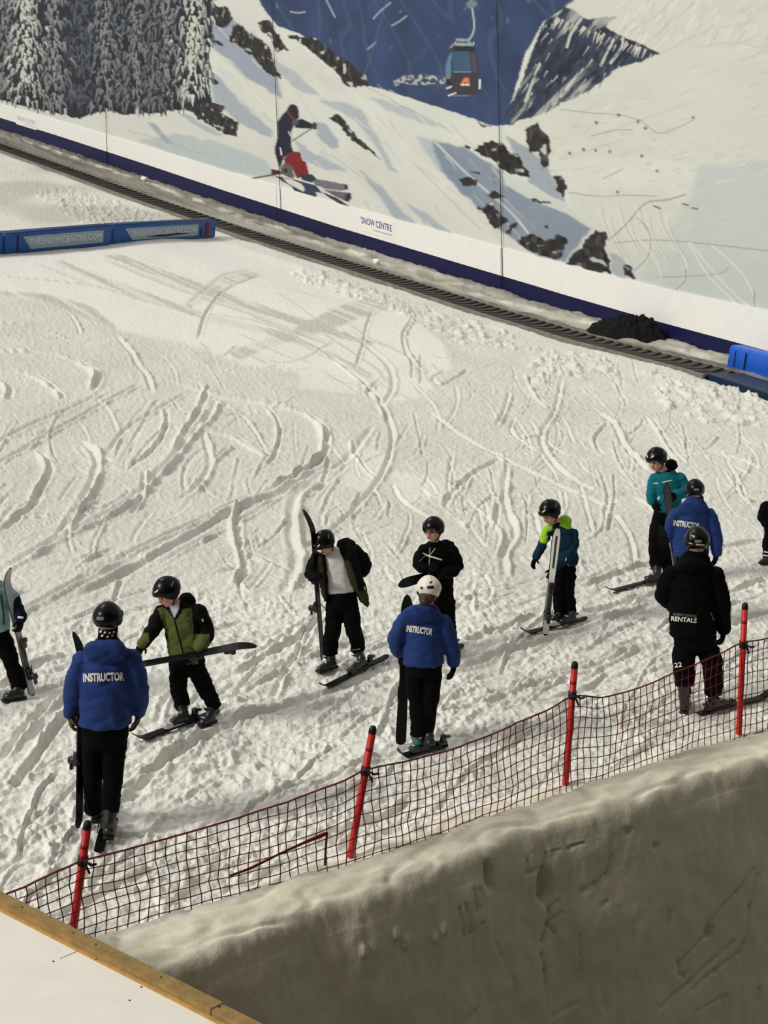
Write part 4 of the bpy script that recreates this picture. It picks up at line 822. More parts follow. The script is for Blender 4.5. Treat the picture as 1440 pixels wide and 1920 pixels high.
for px, py in ((740, 1750), (760, 1765), (815, 1755), (680, 1780), (830, 1740)): dent(px, py, .03, .05, -.02)
BV += (FV * din)[..., None] * np.concatenate([inn, np.zeros((0, 3))])[:, None, :]
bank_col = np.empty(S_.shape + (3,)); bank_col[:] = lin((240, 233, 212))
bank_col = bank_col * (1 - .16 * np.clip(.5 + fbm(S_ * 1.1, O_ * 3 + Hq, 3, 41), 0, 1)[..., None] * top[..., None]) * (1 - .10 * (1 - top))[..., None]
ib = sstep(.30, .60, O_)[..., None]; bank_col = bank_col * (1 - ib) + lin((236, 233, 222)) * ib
BV[..., 2] += sstep(.35, .6, O_) * (.02 * fbm(S_ * 5, O_ * 6, 3, 44) + .012 * np.abs(perlin(S_ * 12, O_ * 12, 45)))
bank_m = mat_col('compacted_snow', .6, .25, 14, .04, .35, 34, .015)
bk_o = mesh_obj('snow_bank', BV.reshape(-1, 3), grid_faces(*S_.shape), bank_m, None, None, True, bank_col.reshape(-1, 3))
tag(bk_o, 'thick bank of compacted snow below the red net with a shaded, scratched cut face', 'snow bank')
# pit floor in front of the bank
MB().box((2.0, 8.0, -4.1), (12, 0, 0), (0, 9.0, 0), (0, 0, .25)).build('floor', mat('pit_floor', (120, 117, 108), .8, .15, 4), None, False)
tag(bpy.data.objects['floor.001'], 'dim floor of the trench before the snow bank', None, None, 'structure')

# ================================================================== safety net with red posts
post_r = mat('post_red', (196, 44, 40), .4, .1, 8); post_k = mat('post_black', (22, 20, 22), .5); net_r = mat('net_red', (108, 18, 24), .6, .15, 20)
posts = [((165, 1540), (131, 1790)), ((700, 1362), (648, 1655)), ((1078, 1241), (1056, 1520)), ((1397, 1131), (1383, 1420))]
plab = ['red fence post with a black strap nearest the timber platform', 'red fence post leaning right, second from the timber platform', 'red fence post in the middle of the picture\'s right half, third from the platform', 'red fence post farthest right, beside the person lettered rentals']
PT = []
for k, ((tx, ty), (bx, by)) in enumerate(posts):
    Bp = G(bx, by); d = ray(tx, ty); Tp = CAM + d * ((Bp[1] + .02 - CAM[1]) / d[1]); PT.append((Bp, Tp))
    root = thing('fence_post', plab[k], 'fence post', Bp, 'red posts of the safety net'); ax = unit(Tp - Bp); L = np.linalg.norm(Tp - Bp); r = .030
    MB().tube([Bp - ax * .1, Bp + ax * L * .5, Tp - ax * .05], [r] * 3, 16, cap=.1).build('pole', post_r, root)
    MB().tube([Tp - ax * .055, Tp - ax * .02], [r * 1.06, r * 1.0], 16, cap=1.0).build('end_cap', post_k, root)
    sy = (1612, 1443, 1302, 1207)[k]; fr = (sy - by) / (ty - by); sp = Bp + (Tp - Bp) * fr
    MB().tube([sp - ax * .035, sp + ax * .035], [r * 1.25] * 2, 16, cap=.05).tube([sp + np.array([.02, -.03, 0]), sp + np.array([.07, -.045, -.02]), sp + np.array([.10, -.04, -.015])], [.010] * 3, 6).tube([sp + np.array([.02, -.03, -.01]), sp + np.array([.05, -.04, -.08])], [.009] * 2, 6).build('strap', post_k, root)
    MB().tube([Tp - ax * .20, Tp - ax * .17], [r * 1.02] * 2, 16, cap=.02).build('ring_mark', mat('post_dark_red', (140, 30, 34), .5), root)
ntop = [(-60, 1700), (50, 1662), (157, 1612), (250, 1590), (400, 1548), (550, 1500), (640, 1465), (685, 1443), (760, 1428), (850, 1405), (950, 1365), (1030, 1330), (1075, 1303), (1130, 1309), (1200, 1290), (1290, 1251), (1350, 1226), (1393, 1203), (1415, 1202), (1440, 1197), (1500, 1180), (1580, 1150)]
pxs = np.array([project(p[1][None])[0][0] for p in PT]); pys = np.array([p[0][1] for p in PT])
nx = np.linspace(-60, 1580, 1600); ntop = np.array(ntop, float)
nyv = np.interp(nx, ntop[:, 0], ntop[:, 1]); nyv = np.convolve(np.pad(nyv, 10, mode='edge'), np.ones(21) / 21, 'valid')
Yp = np.interp(nx, pxs, pys); Yp = np.where(nx < pxs[0], pys[0] + (nx - pxs[0]) * (pys[1] - pys[0]) / (pxs[1] - pxs[0]), Yp); Yp = np.where(nx > pxs[3], pys[3] + (nx - pxs[3]) * (pys[3] - pys[2]) / (pxs[3] - pxs[2]), Yp)
dd = rays(nx, nyv); TP = CAM + dd * ((Yp - CAM[1] - .035) / dd[:, 1])[:, None]
arc = np.concatenate([[0], np.cumsum(np.linalg.norm(np.diff(TP, axis=0), axis=1))]); CELL = .083
nc_ = int(arc[-1] / CELL); ts = np.linspace(0, arc[-1], nc_)
TPc = np.stack([np.interp(ts, arc, TP[:, k]) for k in range(3)], 1)
NRW = 13
NG = np.zeros((NRW, nc_, 3))
for j in range(NRW):
    f_ = j / (NRW - 1); zt = TPc[:, 2]; zg = slope_z(TPc[:, 0], TPc[:, 1]) - .08
    NG[j] = TPc; NG[j, :, 2] = zt + (zg - zt) * f_
    wob = perlin(ts * 1.1, np.full_like(ts, f_ * 1.5), 61); NG[j, :, 1] += .05 * wob * math.sin(math.pi * min(f_ * 1.3, 1)); NG[j, :, 0] += .022 * perlin(ts * 2.5, np.full_like(ts, f_ * 3), 62) + .012 * perlin(ts * 9, np.full_like(ts, f_ * 9), 63)
    if j: NG[j, :, 2] += .014 * perlin(ts * 3, np.full_like(ts, f_ * 4), 64)
net = thing('safety_net', 'red square-mesh safety net strung between the posts along the snow bank', 'safety net', NG[-1, nc_ // 2])
mb = MB()
def strand(Pn, r):
    n = len(Pn); t = np.gradient(Pn, axis=0); t /= np.linalg.norm(t, axis=1)[:, None] + 1e-9
    a = np.cross(t, [0, 1.0, 0]); a /= np.linalg.norm(a, axis=1)[:, None] + 1e-9; b = np.cross(t, a)
    V = np.stack([Pn + r * a, Pn + r * b, Pn - r * a, Pn - r * b], 1).reshape(-1, 3); mb.add(V, [tuple(f) for f in grid_faces(n, 4, True)])
for j in range(1, NRW): strand(NG[j], .0042)
for i in range(nc_): strand(NG[:, i], .0042)
o = mb.build('mesh_strands', net_r, net, False); o['kind'] = 'stuff'
mb = MB(); strand(NG[0], .008); mb.build('top_cord', net_r, net, False)
mb = MB(); kn = NG[1:, :].reshape(-1, 3)
for p in kn: mb.add([p + [.010, 0, 0], p + [0, -.010, 0], p + [-.010, 0, 0], p + [0, .010, 0], p + [0, 0, .010], p + [0, 0, -.010]], [(0, 3, 4), (3, 2, 4), (2, 1, 4), (1, 0, 4), (3, 0, 5), (2, 3, 5), (1, 2, 5), (0, 1, 5)])
o = mb.build('knots', net_r, net, False); o['kind'] = 'stuff'
def npt(px, py, off=-.06):
    Y = np.interp(px, nx, Yp) + off; d = ray(px, py); return CAM + d * ((Y - CAM[1]) / d[1])
MB().tube([npt(*p) for p in ((432, 1642), (470, 1628), (520, 1603), (570, 1580), (600, 1568), (613, 1562))], [.009, .011, .009, .011, .016, .012], 6).tube([npt(*p) for p in ((613, 1562), (611, 1590), (609, 1622))], [.009] * 3, 6).build('loose_cord', net_r, net)

# ================================================================== timber platform in the lower left
ZP = 5.0 - 3.9
def PP(px, py, z=ZP):
    d = ray(px, py); return CAM + d * ((z - CAM[2]) / d[2])
plat = thing('platform', 'white boarded platform edged with pale timber in the lower left corner', 'platform', PP(150, 1860) - [0, 0, 1.2])
a0, a1 = PP(-60, 1653), PP(560, 1967)
al = unit(a1 - a0); ins = np.cross([0, 0, 1.0], al); ins *= np.sign(ins @ (PP(0, 1900) - a0))      # towards the board
board = mat('white_board', (242, 238, 230), .5, .03, 6); wood = mat('pine_timber', (188, 150, 88), .6, .18, 14, .3, 40); wood2 = mat('pine_timber_worn', (150, 122, 74), .7, .22, 12, .4, 40); scr = mat('screw_dark', (40, 38, 36), .4)
c0 = a0 - al * 1.5; Lb = np.linalg.norm(a1 - a0) + 3
bp = [c0 + ins * .10, c0 + al * Lb + ins * .10, c0 + al * Lb + ins * 3.2, c0 + ins * 3.2]
half = .40
MB().prism(bp, [0, 0, -.03]).build('board', board, plat, False)
MB().prism([c0 + ins * .03 - [0, 0, .03], c0 + al * Lb + ins * .03 - [0, 0, .03], c0 + al * Lb + ins * .12 - [0, 0, .03], c0 + ins * .12 - [0, 0, .03]], [0, 0, -1.3]).build('skirt_panel', wood2, plat, False)
jt = np.dot(PP(463, 1876) - c0, al); jt2 = np.dot(PP(222, 1784) - c0, al)
for s0, s1, w_ in ((0, jt - .004, .0), (jt + .004, Lb, .012)):
    MB().box(c0 + al * (s0 + s1) / 2 + ins * (.045 + w_ / 2) + [0, 0, .028], al * (s1 - s0) / 2, ins * (.045 - w_ / 2), [0, 0, .020], .004).build('top_plank', wood2, plat, False)
for s0, s1 in ((0, jt2 - .003), (jt2 + .003, Lb)):
    MB().box(c0 + al * (s0 + s1) / 2 + ins * .055 + [0, 0, -.015], al * (s1 - s0) / 2, ins * .055, [0, 0, .026], .004).build('lower_plank', wood, plat, False)
for px, py in ((115, 1813 - 55), (200, 1762), (333, 1818), (70, 1690), (410, 1888)):
    c = PP(px, py, ZP + .05) ; s = np.dot(c - c0, al); c = c0 + al * s + ins * .045 + [0, 0, .049]
    MB().tube([c, c + [0, 0, .002]], [.006] * 2, 10, cap=.2).build('screw', scr, plat)
for px, py in ((128, 1753), (100, 1803), (243, 1876), (265, 1851), (8, 1690)):
    c = PP(px, py); MB().tube([c, c + [0, 0, .003]], [.006] * 2, 10, cap=.2).build('screw', scr, plat)
q0, q1 = PP(112, 1798), PP(170, 1773); sd_ = unit(np.cross(q1 - q0, [0, 0, 1.0])) * .002
MB().prism([q0 - sd_ * .2, q1 - sd_, q1 + sd_, q0 + sd_ * .2], [0, 0, .002]).build('board_crack', scr, plat, False)

# ================================================================== unseen gallery behind and above the camera, added to block ambient light
blocker_m = mat('blocker_grey', (150, 148, 142), .8, .1, 2)
MB().box((2, -2.2, 2.0), (16, 0, 0), (0, .15, 0), (0, 0, 6.5)).build('blocker_rear', blocker_m, None, False)
tag(bpy.data.objects['blocker_rear'], 'unseen wall behind the viewing gallery, added to block ambient light', None, None, 'structure')
MB().box((6.5, 3.6, 8.3), (9.5, 0, 0), (0, 5.8, 0), (0, 0, .15)).build('blocker_top', blocker_m, None, False)
tag(bpy.data.objects['blocker_top'], 'unseen slab above the viewing gallery, added to darken the pit', None, None, 'structure')
MB().box((11.0, 8.0, 2.0), (.15, 0, 0), (0, 10.2, 0), (0, 0, 6.5)).build('blocker_right', blocker_m, None, False)
tag(bpy.data.objects['blocker_right'], 'unseen side wall, added to cut low light from the right', None, None, 'structure')
# ================================================================== people and skis
def remesh(name, mb, vox, smooth, mat_, parent, fold=0.0, fscale=9.0, paint=None, dflt=None, seed=0, keep=True):
    V = np.vstack(mb.V); org = ORG[parent.name]
    me = bpy.data.meshes.new(name); me.from_pydata((V - org).tolist(), [], mb.F)
    o = bpy.data.objects.new(name, me); COL.objects.link(o)
    r = o.modifiers.new('r', 'REMESH'); r.mode = 'VOXEL'; r.voxel_size = vox; r.use_smooth_shade = True
    if smooth:
        s = o.modifiers.new('s', 'SMOOTH'); s.factor = 0.5; s.iterations = smooth
    dg = bpy.context.evaluated_depsgraph_get(); m2 = bpy.data.meshes.new_from_object(o.evaluated_get(dg))
    bpy.data.objects.remove(o); bpy.data.meshes.remove(me)
    n = len(m2.vertices); co = np.empty(n * 3, np.float32); m2.vertices.foreach_get('co', co); co = co.reshape(-1, 3).astype(float)
    if fold:
        no = np.empty(n * 3, np.float32); m2.vertices.foreach_get('normal', no); no = no.reshape(-1, 3)
        P = co * fscale
        f = perlin(P[:, 0] * 1.0 + P[:, 1] * .6 + seed, P[:, 2] * .8 + P[:, 0] * .35, seed) + .55 * (1 - 2.4 * np.abs(perlin(P[:, 0] * .7 - P[:, 2] * .9, P[:, 1] * .7 + P[:, 2] * 1.1 + seed, seed + 3)))
        co = co + no * (fold * f)[:, None]; m2.vertices.foreach_set('co', co.astype(np.float32).ravel()); m2.update()
    m2.polygons.foreach_set('use_smooth', [True] * len(m2.polygons))
    if paint is not None:
        px, py = project(co + org); C4 = np.ones((n, 4), np.float32); C4[:, :3] = lin(dflt)
        for poly, c in paint:
            m = np.zeros(n, bool); k = len(poly)
            for i in range(k):
                xa, ya = poly[i]; xb, yb_ = poly[(i + 1) % k]
                if ya != yb_: m ^= ((ya > py) != (yb_ > py)) & (px < (xb - xa) * (py - ya) / (yb_ - ya) + xa)
            C4[m, :3] = lin(c)
        at = m2.color_attributes.new('Col', 'FLOAT_COLOR', 'POINT'); at.data.foreach_set('color', C4.ravel())
    m2.materials.clear(); m2.materials.append(mat_); m2.name = name
    o = bpy.data.objects.new(name, m2); _link(o, parent, None)
    return o
def bvh(o):
    org = ORG[o.name]; me = o.data
    return BVHTree.FromPolygons([tuple(np.array(v.co) + org) for v in me.vertices], [tuple(p.vertices) for p in me.polygons])
def decal(tree, pts2, F, off, fallback=None):                            # printing laid on cloth: find the cloth under each outline point
    out = []; miss = []
    for k, (x, y) in enumerate(pts2):
        d = ray(x, y); d = d / np.linalg.norm(d); h = tree.ray_cast(Vector(CAM), Vector(d))
        if h[0] is None: out.append(None); miss.append(k)
        else: out.append(np.array(h[0]) - d * off)
    good = [p for p in out if p is not None]
    if not good: return None
    dm = float(np.median([np.dot(p - CAM, FW) for p in good]))
    for k in miss:
        d = ray(*pts2[k]); out[k] = CAM + d * dm
    return np.array(out)
def cloth_text(part, s, p0, p1, hpx, m, bold=.02, off=.006, name='lettering', slant=0.0):
    V, F = text_tris(s, bold, 1); p0, p1 = np.array(p0, float), np.array(p1, float); dirv = p1 - p0; up = np.array([dirv[1], -dirv[0]]) / np.hypot(*dirv) * hpx
    P2 = [p0 + dirv * x + up * y + np.array([slant * y, 0]) for x, y in V]
    P = decal(bvh(part), P2, F, off)
    if P is not None: o = mesh_obj(name, P, F, m, part, None, False); o['kind'] = 'stuff'; return o
def patch(part, poly, m, name, off=.005, sub=4):
    poly = np.array(poly, float); n = len(poly); c = poly.mean(0); pts = [c]; F = []
    for r in range(1, sub + 1):
        for i in range(n): pts.append(c + (poly[i] - c) * r / sub)
    for i in range(n): F.append((0, 1 + (i + 1) % n, 1 + i))
    for r in range(sub - 1):
        for i in range(n): F.append((1 + r * n + i, 1 + r * n + (i + 1) % n, 1 + (r + 1) * n + (i + 1) % n, 1 + (r + 1) * n + i))
    P = decal(bvh(part), pts, F, off)
    if P is not None: return mesh_obj(name, P, F, m, part)
def ribbon(part, pts, wpx, m, name, off=.006):
    P = smooth_poly(pts, 8) if len(pts) > 2 else np.linspace(pts[0], pts[1], 8); out = []
    for i in range(len(P)):
        d = P[min(i + 1, len(P) - 1)] - P[max(i - 1, 0)]; nn = np.array([-d[1], d[0]]) / (np.hypot(*d) + 1e-9) * wpx / 2; out += [P[i] - nn, P[i] + nn]
    Q = decal(bvh(part), out, None, off)
    if Q is not None: return mesh_obj(name, Q, [(2 * i, 2 * i + 1, 2 * i + 3, 2 * i + 2) for i in range(len(P) - 1)], m, part)

skin = mat('skin', (212, 162, 140), .55, .06, 40); skin2 = mat('lips', (150, 84, 76), .5, .05); eye_m = mat('eye_dark', (26, 20, 18), .3); hair_b = mat('hair_brown', (74, 56, 40), .6, .35, 60, .5, 120)
shell = mat('helmet_black', (5, 5, 6), .28, .1, 20, spec=.22); shell_w = mat('helmet_white', (232, 226, 212), .35, .03, 20); padm = mat('helmet_padding', (26, 26, 28), .9); white_d = mat('decal_white', (224, 222, 214), .5, .03); grey_d = mat('decal_grey', (120, 122, 124), .5, .05); tan_d = mat('decal_tan', (206, 186, 140), .5, .05)
black_c = mat('black_cloth', (5, 5, 6), .9, .25, 12, spec=.1); black_j = mat('black_jacket_cloth', (6, 6, 7), .9, .25, 12, spec=.1); glove_m = mat('glove_black', (7, 7, 8), .85, .2, 30, spec=.15); glove_t = mat('glove_leather', (74, 60, 44), .7, .3, 30); boot_m = mat('boot_shell', (28, 27, 28), .4, .3, 18, spec=.5); boot_d = mat('boot_sole', (16, 16, 17), .6); buck = mat('boot_buckle', (150, 150, 148), .35, .1, metal=.6); blue_c = mat('instructor_blue', (26, 52, 112), .8, .10, 10, .2, 60); teal_c = mat('teal_cloth', (16, 94, 106), .7, .1, 10); boot_teal = mat('boot_teal', (44, 118, 118), .45, .25, 14); multi = mat_col('two_tone_cloth', .8, .12, 14, .12); shirt_m = mat('shirt_white', (216, 212, 208), .8, .03, 8)
ski_k = mat('ski_black', (5, 5, 6), .45, .15, 10, spec=.18); ski_edge = mat('ski_steel_edge', (196, 196, 192), .3, .05, metal=.5); ski_g = mat('ski_grey', (58, 58, 60), .4, .15, 10); ski_w = mat('ski_white', (226, 224, 214), .4, .05, 10); ski_p = mat('ski_pale', (168, 172, 172), .4, .12, 8); bind_m = mat('binding_black', (18, 18, 20), .4, .1, spec=.5); bind_w = mat('binding_white', (204, 204, 200), .4, .1); ski_t = mat('ski_teal', (40, 110, 128), .4, .1)

def make_ski(tail, tip, up, label, top=ski_k, base=ski_k, wid=.105, bind=True, heel=None, group='skis', rise=.10, stripe=None, flip_tip=True, bpos=.46, bindm=bind_m, logo=None, edge=False):
    tail, tip = np.asarray(tail, float), np.asarray(tip, float); L = np.linalg.norm(tip - tail); ax = (tip - tail) / L
    up = unit(np.asarray(up, float) - ax * (ax @ np.asarray(up, float))); sd = np.cross(ax, up); n = 30
    root = thing('ski', label, 'ski', (tail + tip) / 2 if abs(ax[2]) < .5 else (tail if tail[2] < tip[2] else tip), group)
    ts = np.concatenate([[0, .012, .03], np.linspace(.06, .90, n - 7), [.94, .97, .988, 1.0]])
    def half(t):
        w_ = np.interp(t, [0, .03, .10, .45, .84, .93, .975, .99, 1], [.35, .80, .82, .68, 1.0, .92, .6, .4, .12]); return w_ * wid / 2
    def rz(t): return rise * np.clip((t - .84) / .16, 0, 1) ** 1.8 + .012 * np.clip((.05 - t) / .05, 0, 1)
    def th(t): return np.interp(t, [0, .2, .45, .8, 1], [.007, .012, .017, .011, .006])
    V = []
    for t in ts:
        c = tail + ax * L * t + up * rz(t); h = half(t); k = th(t)
        V += [c - sd * h, c + sd * h, c + sd * h * .92 + up * k, c - sd * h * .92 + up * k]
    F = [tuple(f) for f in grid_faces(len(ts), 4, True)] + [(3, 2, 1, 0), tuple(len(ts) * 4 - 4 + i for i in range(4))]
    mesh_obj('ski_body', V, F, base, root, None, False)
    V = []
    for t in ts[1:-1]:
        c = tail + ax * L * t + up * (rz(t) + th(t) + .001); h = half(t) * .86; V += [c - sd * h, c + sd * h, c + sd * h + up * .002, c - sd * h + up * .002]
    m_ = len(ts) - 2
    mesh_obj('top_sheet', V, [tuple(f) for f in grid_faces(m_, 4, True)] + [(3, 2, 1, 0), tuple(m_ * 4 - 4 + i for i in range(4))], top, root, None, False)
    if edge:
        MB().tube([tail + ax * L * t + sd * edge * half(t) + up * rz(t) for t in np.linspace(.03, .9, 14)], [.005] * 14, 6).build('steel_edge', ski_edge, root)
    if stripe is not None:
        V = []
        for t in np.linspace(.62, .92, 8):
            c = tail + ax * L * t + up * (rz(t) + th(t) + .0045); V += [c - sd * .012, c + sd * .012]
        mesh_obj('graphic_stripe', V, [(2 * i, 2 * i + 1, 2 * i + 3, 2 * i + 2) for i in range(7)], stripe, root)
    if logo is not None:
        c = tail + ax * L * .955 + up * (rz(.955) + th(.955) + .006); MB().tube([c, c + up * .001], [.026, .026], 12, cap=.1).build('tip_logo', logo, root)
    if bind:
        c = tail + ax * L * bpos + up * .018
        t_ = MB(); t_.box(c + ax * .155 + up * .022, ax * .05, sd * .03, up * .022, .008); t_.box(c + ax * .19 + up * .04, ax * .022, sd * .034, up * .02, .006); t_.build('toe_binding', bindm, root)
        h_ = MB(); h_.box(c - ax * .17 + up * .02, ax * .06, sd * .03, up * .02, .008); h_.box(c - ax * .19 + up * .06, ax * .028, sd * .026, up * .045, .01); h_.box(c - ax * .235 + up * .075, ax * .035, sd * .018, up * .010, .004); h_.build('heel_binding', bind_m, root)
        b_ = MB()
        for s_ in (-1, 1): b_.tube([c - ax * .10 + sd * .045 * s_ + up * .02, c - ax * .16 + sd * .05 * s_ - up * .015, c - ax * .20 + sd * .052 * s_ - up * .055], [.005] * 3, 6)
        b_.build('brake_arms', bind_m, root)
        MB().box(c, ax * .17, sd * .028, up * .008, .004).build('binding_plate', bindm if bindm is not bind_m else ski_g, root)
    return root

class Person:
    def __init__(s, feet, label, group=None, k=1.0, yoff=0.0):
        P = [G(*f) for f in feet]; s.base = np.mean(P, axis=0); s.Y = s.base[1] + yoff; s.k = k
        s.s = FPX / np.dot(s.base - CAM, FW); s.root = thing('person', label, 'person', s.base, group); s.body = MB(); s.n = 0
    def p(s, x, y, d=0.0):
        r_ = ray(x, y); return CAM + r_ * ((s.Y + d - CAM[1]) / r_[1])
    def pts(s, L): return [s.p(q[0], q[1], q[2]) for q in L]
    def rad(s, L): return [q[3] / s.s for q in L]
    def limb(s, mb, L, N=14, body=.72, cap=.8): 
        if mb is not None: mb.tube(s.pts(L), s.rad(L), N, cap=cap)
        if body: s.body.tube(s.pts(L), [r * body for r in s.rad(L)], 10)
    def torso(s, mb, L, body=.8):                                        # (px, py, d, half width px, half depth m)
        a = [(q[3] / s.s, q[4]) for q in L]
        if mb is not None: mb.tube(s.pts(L), a, 22, horiz=True, cap=.25)
        if body: s.body.tube(s.pts(L), [(x * body, y * body) for x, y in a], 14, horiz=True, cap=.25)
    def blob(s, mb, x, y, d, rx, rz, ry, tilt=0.0):                      # ellipsoid: px half width, px half height, metre half depth
        c, si = math.cos(tilt), math.sin(tilt); a, b = rx / s.s, rz / s.s
        mb.ball(s.p(x, y, d), (c * a, 0, si * a), (0, ry, 0), (-si * b, 0, c * b))
    def head(s, x, y, d, hw, face, kind=shell, roll=0.0, neck=None, stripes=True, strapc=None):
        f = unit(face); c = s.p(x, y, d); R = hw / s.s
        rt = unit(np.cross(f, [0, 0, 1.0])); up = np.cross(rt, f)
        if roll: rt, up = rt * math.cos(roll) + up * math.sin(roll), up * math.cos(roll) - rt * math.sin(roll)
        s.hf = (c, f, rt, up, R); b = s.body
        hc = c - up * R * .22 + f * R * .05
        b.ball(hc, rt * R * .70, f * R * .84, up * R * .95, 20, 14)
        b.ball(hc - up * R * .62 + f * R * .34, rt * R * .46, f * R * .44, up * R * .42, 16, 10)
        b.ball(hc - up * R * .90 + f * R * .58, rt * R * .20, f * R * .16, up * R * .16)                              # chin
        b.tube([hc + f * R * .80 + up * R * .06, hc + f * R * .93 - up * R * .14, hc + f * R * 1.0 - up * R * .28], [R * .07, R * .10, R * .13], 10)     # nose
        b.ball(hc + f * R * .78 - up * R * .52, rt * R * .22, f * R * .10, up * R * .09)                              # mouth
        for q in (-1, 1):
            b.ball(hc + f * R * .60 + rt * q * R * .34 - up * R * .26, rt * R * .2, f * R * .16, up * R * .18)        # cheek
            b.ball(hc + rt * q * R * .70 - up * R * .1, rt * R * .08, f * R * .16, up * R * .22)                      # ear
        if neck is None: neck = s.p(x, y + hw * 1.6, d)
        else: neck = s.p(*neck)
        b.tube([hc - up * R * .5 - f * R * .1, (hc + neck) / 2 - up * R * .1, neck], [R * .48, R * .47, R * .52], 14)
        # helmet shell, open in front of the face
        N, M = 48, 16; V = []; hx, hy, hz = R * 1.0, R * 1.14, R * 1.04; cc = c + up * R * .05
        for lay, sc_ in ((0, 1.0), (1, .88)):
            for i in range(M + 1):
                for j in range(N):
                    ph = 2 * math.pi * j / N; fr = math.cos(ph)          # 1 = front
                    lim = math.radians(np.interp(abs(math.degrees(math.atan2(math.sin(ph), fr))), [0, 40, 62, 85, 110, 145, 180], [78, 82, 118, 139, 138, 130, 127]))
                    t = lim * i / M; rr_ = sc_ * (1 + .02 * math.cos(4 * t))
                    V.append(cc + rr_ * (rt * hx * math.sin(t) * math.sin(ph) + f * hy * math.sin(t) * fr + up * hz * math.cos(t)))
        o1 = grid_faces(M + 1, N, True); o2 = o1[:, ::-1] + (M + 1) * N
        rim = [(M * N + j, M * N + (j + 1) % N, (2 * M + 1) * N + (j + 1) % N, (2 * M + 1) * N + j) for j in range(N)]
        hel = mesh_obj('helmet', V, [tuple(q) for q in o1] + [tuple(q) for q in o2] + rim, kind, s.root); s.helmet = hel
        def on(ph, t, k_=1.0):
            ph, t = math.radians(ph), math.radians(t); return cc + k_ * (rt * hx * math.sin(t) * math.sin(ph) + f * hy * math.sin(t) * math.cos(ph) + up * hz * math.cos(t))
        def strip(p0, p1, w_, m, nm, k_=1.015):
            V = []; Fq = []
            for i in range(9):
                a = i / 8; ph = p0[0] + (p1[0] - p0[0]) * a; t = p0[1] + (p1[1] - p0[1]) * a
                V += [on(ph, t - w_, k_), on(ph, t + w_, k_), on(ph, t + w_, k_ + .03), on(ph, t - w_, k_ + .03)]
            mesh_obj(nm, V, [tuple(q) for q in grid_faces(9, 4, True)] + [(3, 2, 1, 0), (32, 33, 34, 35)], m, hel, None, False)
        s.on = on; s.strip = strip
        strip((-60, 80), (60, 80), 3.5, padm if kind is shell else grey_d, 'brow_rim')
        for q in (-1, 1):
            strip((q * 72, 112), (q * 112, 112), 9, padm, 'ear_pad')
        if stripes:
            strip((-34, 54), (-12, 62), 3.0, white_d, 'white_stripe'); strip((34, 54), (12, 62), 3.0, white_d, 'white_stripe'); strip((95, 66), (120, 58), 2.5, grey_d, 'side_decal'); strip((-95, 66), (-120, 58), 2.5, grey_d, 'side_decal')
        strip((165, 90), (195, 90), 6, grey_d if kind is shell else bind_m, 'rear_clip')
        m_ = MB()
        for q in (-1, 1): m_.tube([hc + rt * q * R * .72 - up * R * .45, hc + rt * q * R * .55 - up * R * .82 + f * R * .3, hc - up * R * 1.08 + f * R * .42], [R * .05] * 3, 6)
        m_.build('chin_strap', padm, hel)
        return s
    def face(s, glasses=False, mouth=True):
        c, f, rt, up, R = s.hf; hc = c - up * R * .22 + f * R * .05
        for q in (-1, 1):
            MB().ball(hc + f * R * .755 + rt * q * R * .27 + up * R * .0, rt * R * .10, f * R * .06, up * R * .06).build('eye', eye_m, s.root)
            MB().tube([hc + f * R * .80 + rt * q * R * .14 + up * R * .16, hc + f * R * .74 + rt * q * R * .40 + up * R * .17], [R * .035] * 2, 6).build('eyebrow', hair_b, s.root)
        MB().ball(hc + f * R * .86 - up * R * .52, rt * R * .17, f * R * .05, up * R * .045).build('lips', skin2, s.root)
        if glasses:
            g = MB()
            for q in (-1, 1):
                cc = hc + f * R * .90 + rt * q * R * .27
                g.tube([cc + rt * R * .19 * math.cos(a) + up * R * .14 * math.sin(a) for a in np.linspace(0, 2 * math.pi, 13)], [R * .03] * 13, 6)
                g.tube([cc + rt * q * R * .19, hc + f * R * .2 + rt * q * R * .72], [R * .025] * 2, 6)
            g.tube([hc + f * R * .92 - rt * R * .09, hc + f * R * .92 + rt * R * .09], [R * .025] * 2, 6)
            g.build('glasses', bind_m, s.root)
    def finish_body(s): return remesh('body', s.body, s.hf[4] * .098, 3, skin, s.root)
    def boot(s, shaft, heel, toe, m=boot_m, w=.052, lift=0.0):
        # heel and toe are ground pixels, shaft a joint (px, py, d)
        k = s.k; H_ = G(*heel, lift) if len(heel) == 2 else s.p(*heel); T_ = G(*toe, lift) if len(toe) == 2 else s.p(*toe); S_ = s.p(*shaft)
        ax = unit(T_ - H_); L = max(np.linalg.norm(T_ - H_), .25 * k); L = min(L, .33 * k); T_ = H_ + ax * L; up = np.array([0, 0, 1.0]); sd = unit(np.cross(ax, up)); up = np.cross(sd, ax)
        w *= k; b = MB()
        b.tube([H_ + ax * .05 * k + up * .045 * k, H_ + ax * .12 * k + up * .055 * k, H_ + ax * .20 * k + up * .048 * k, T_ - ax * .035 * k + up * .036 * k], [(w, w * .95), (w, w), (w * 1.02, w * .85), (w * .85, w * .62)], 14, frame=sd)
        an = H_ + ax * .085 * k + up * .09 * k
        b.tube([an, an + (S_ - an) * .45, S_], [(w * 1.02, w * 1.18), (w * 1.08, w * 1.2), (w * 1.16, w * 1.25)], 14, frame=sd)
        o = remesh('boot', b, .010, 3, m, s.root)
        MB().box((H_ + T_) / 2 + up * .008, ax * L * .5, sd * w * .82, up * .014, .006).build('sole', boot_d, o)
        dirs = unit(S_ - an); fr = unit(ax - dirs * (ax @ dirs))
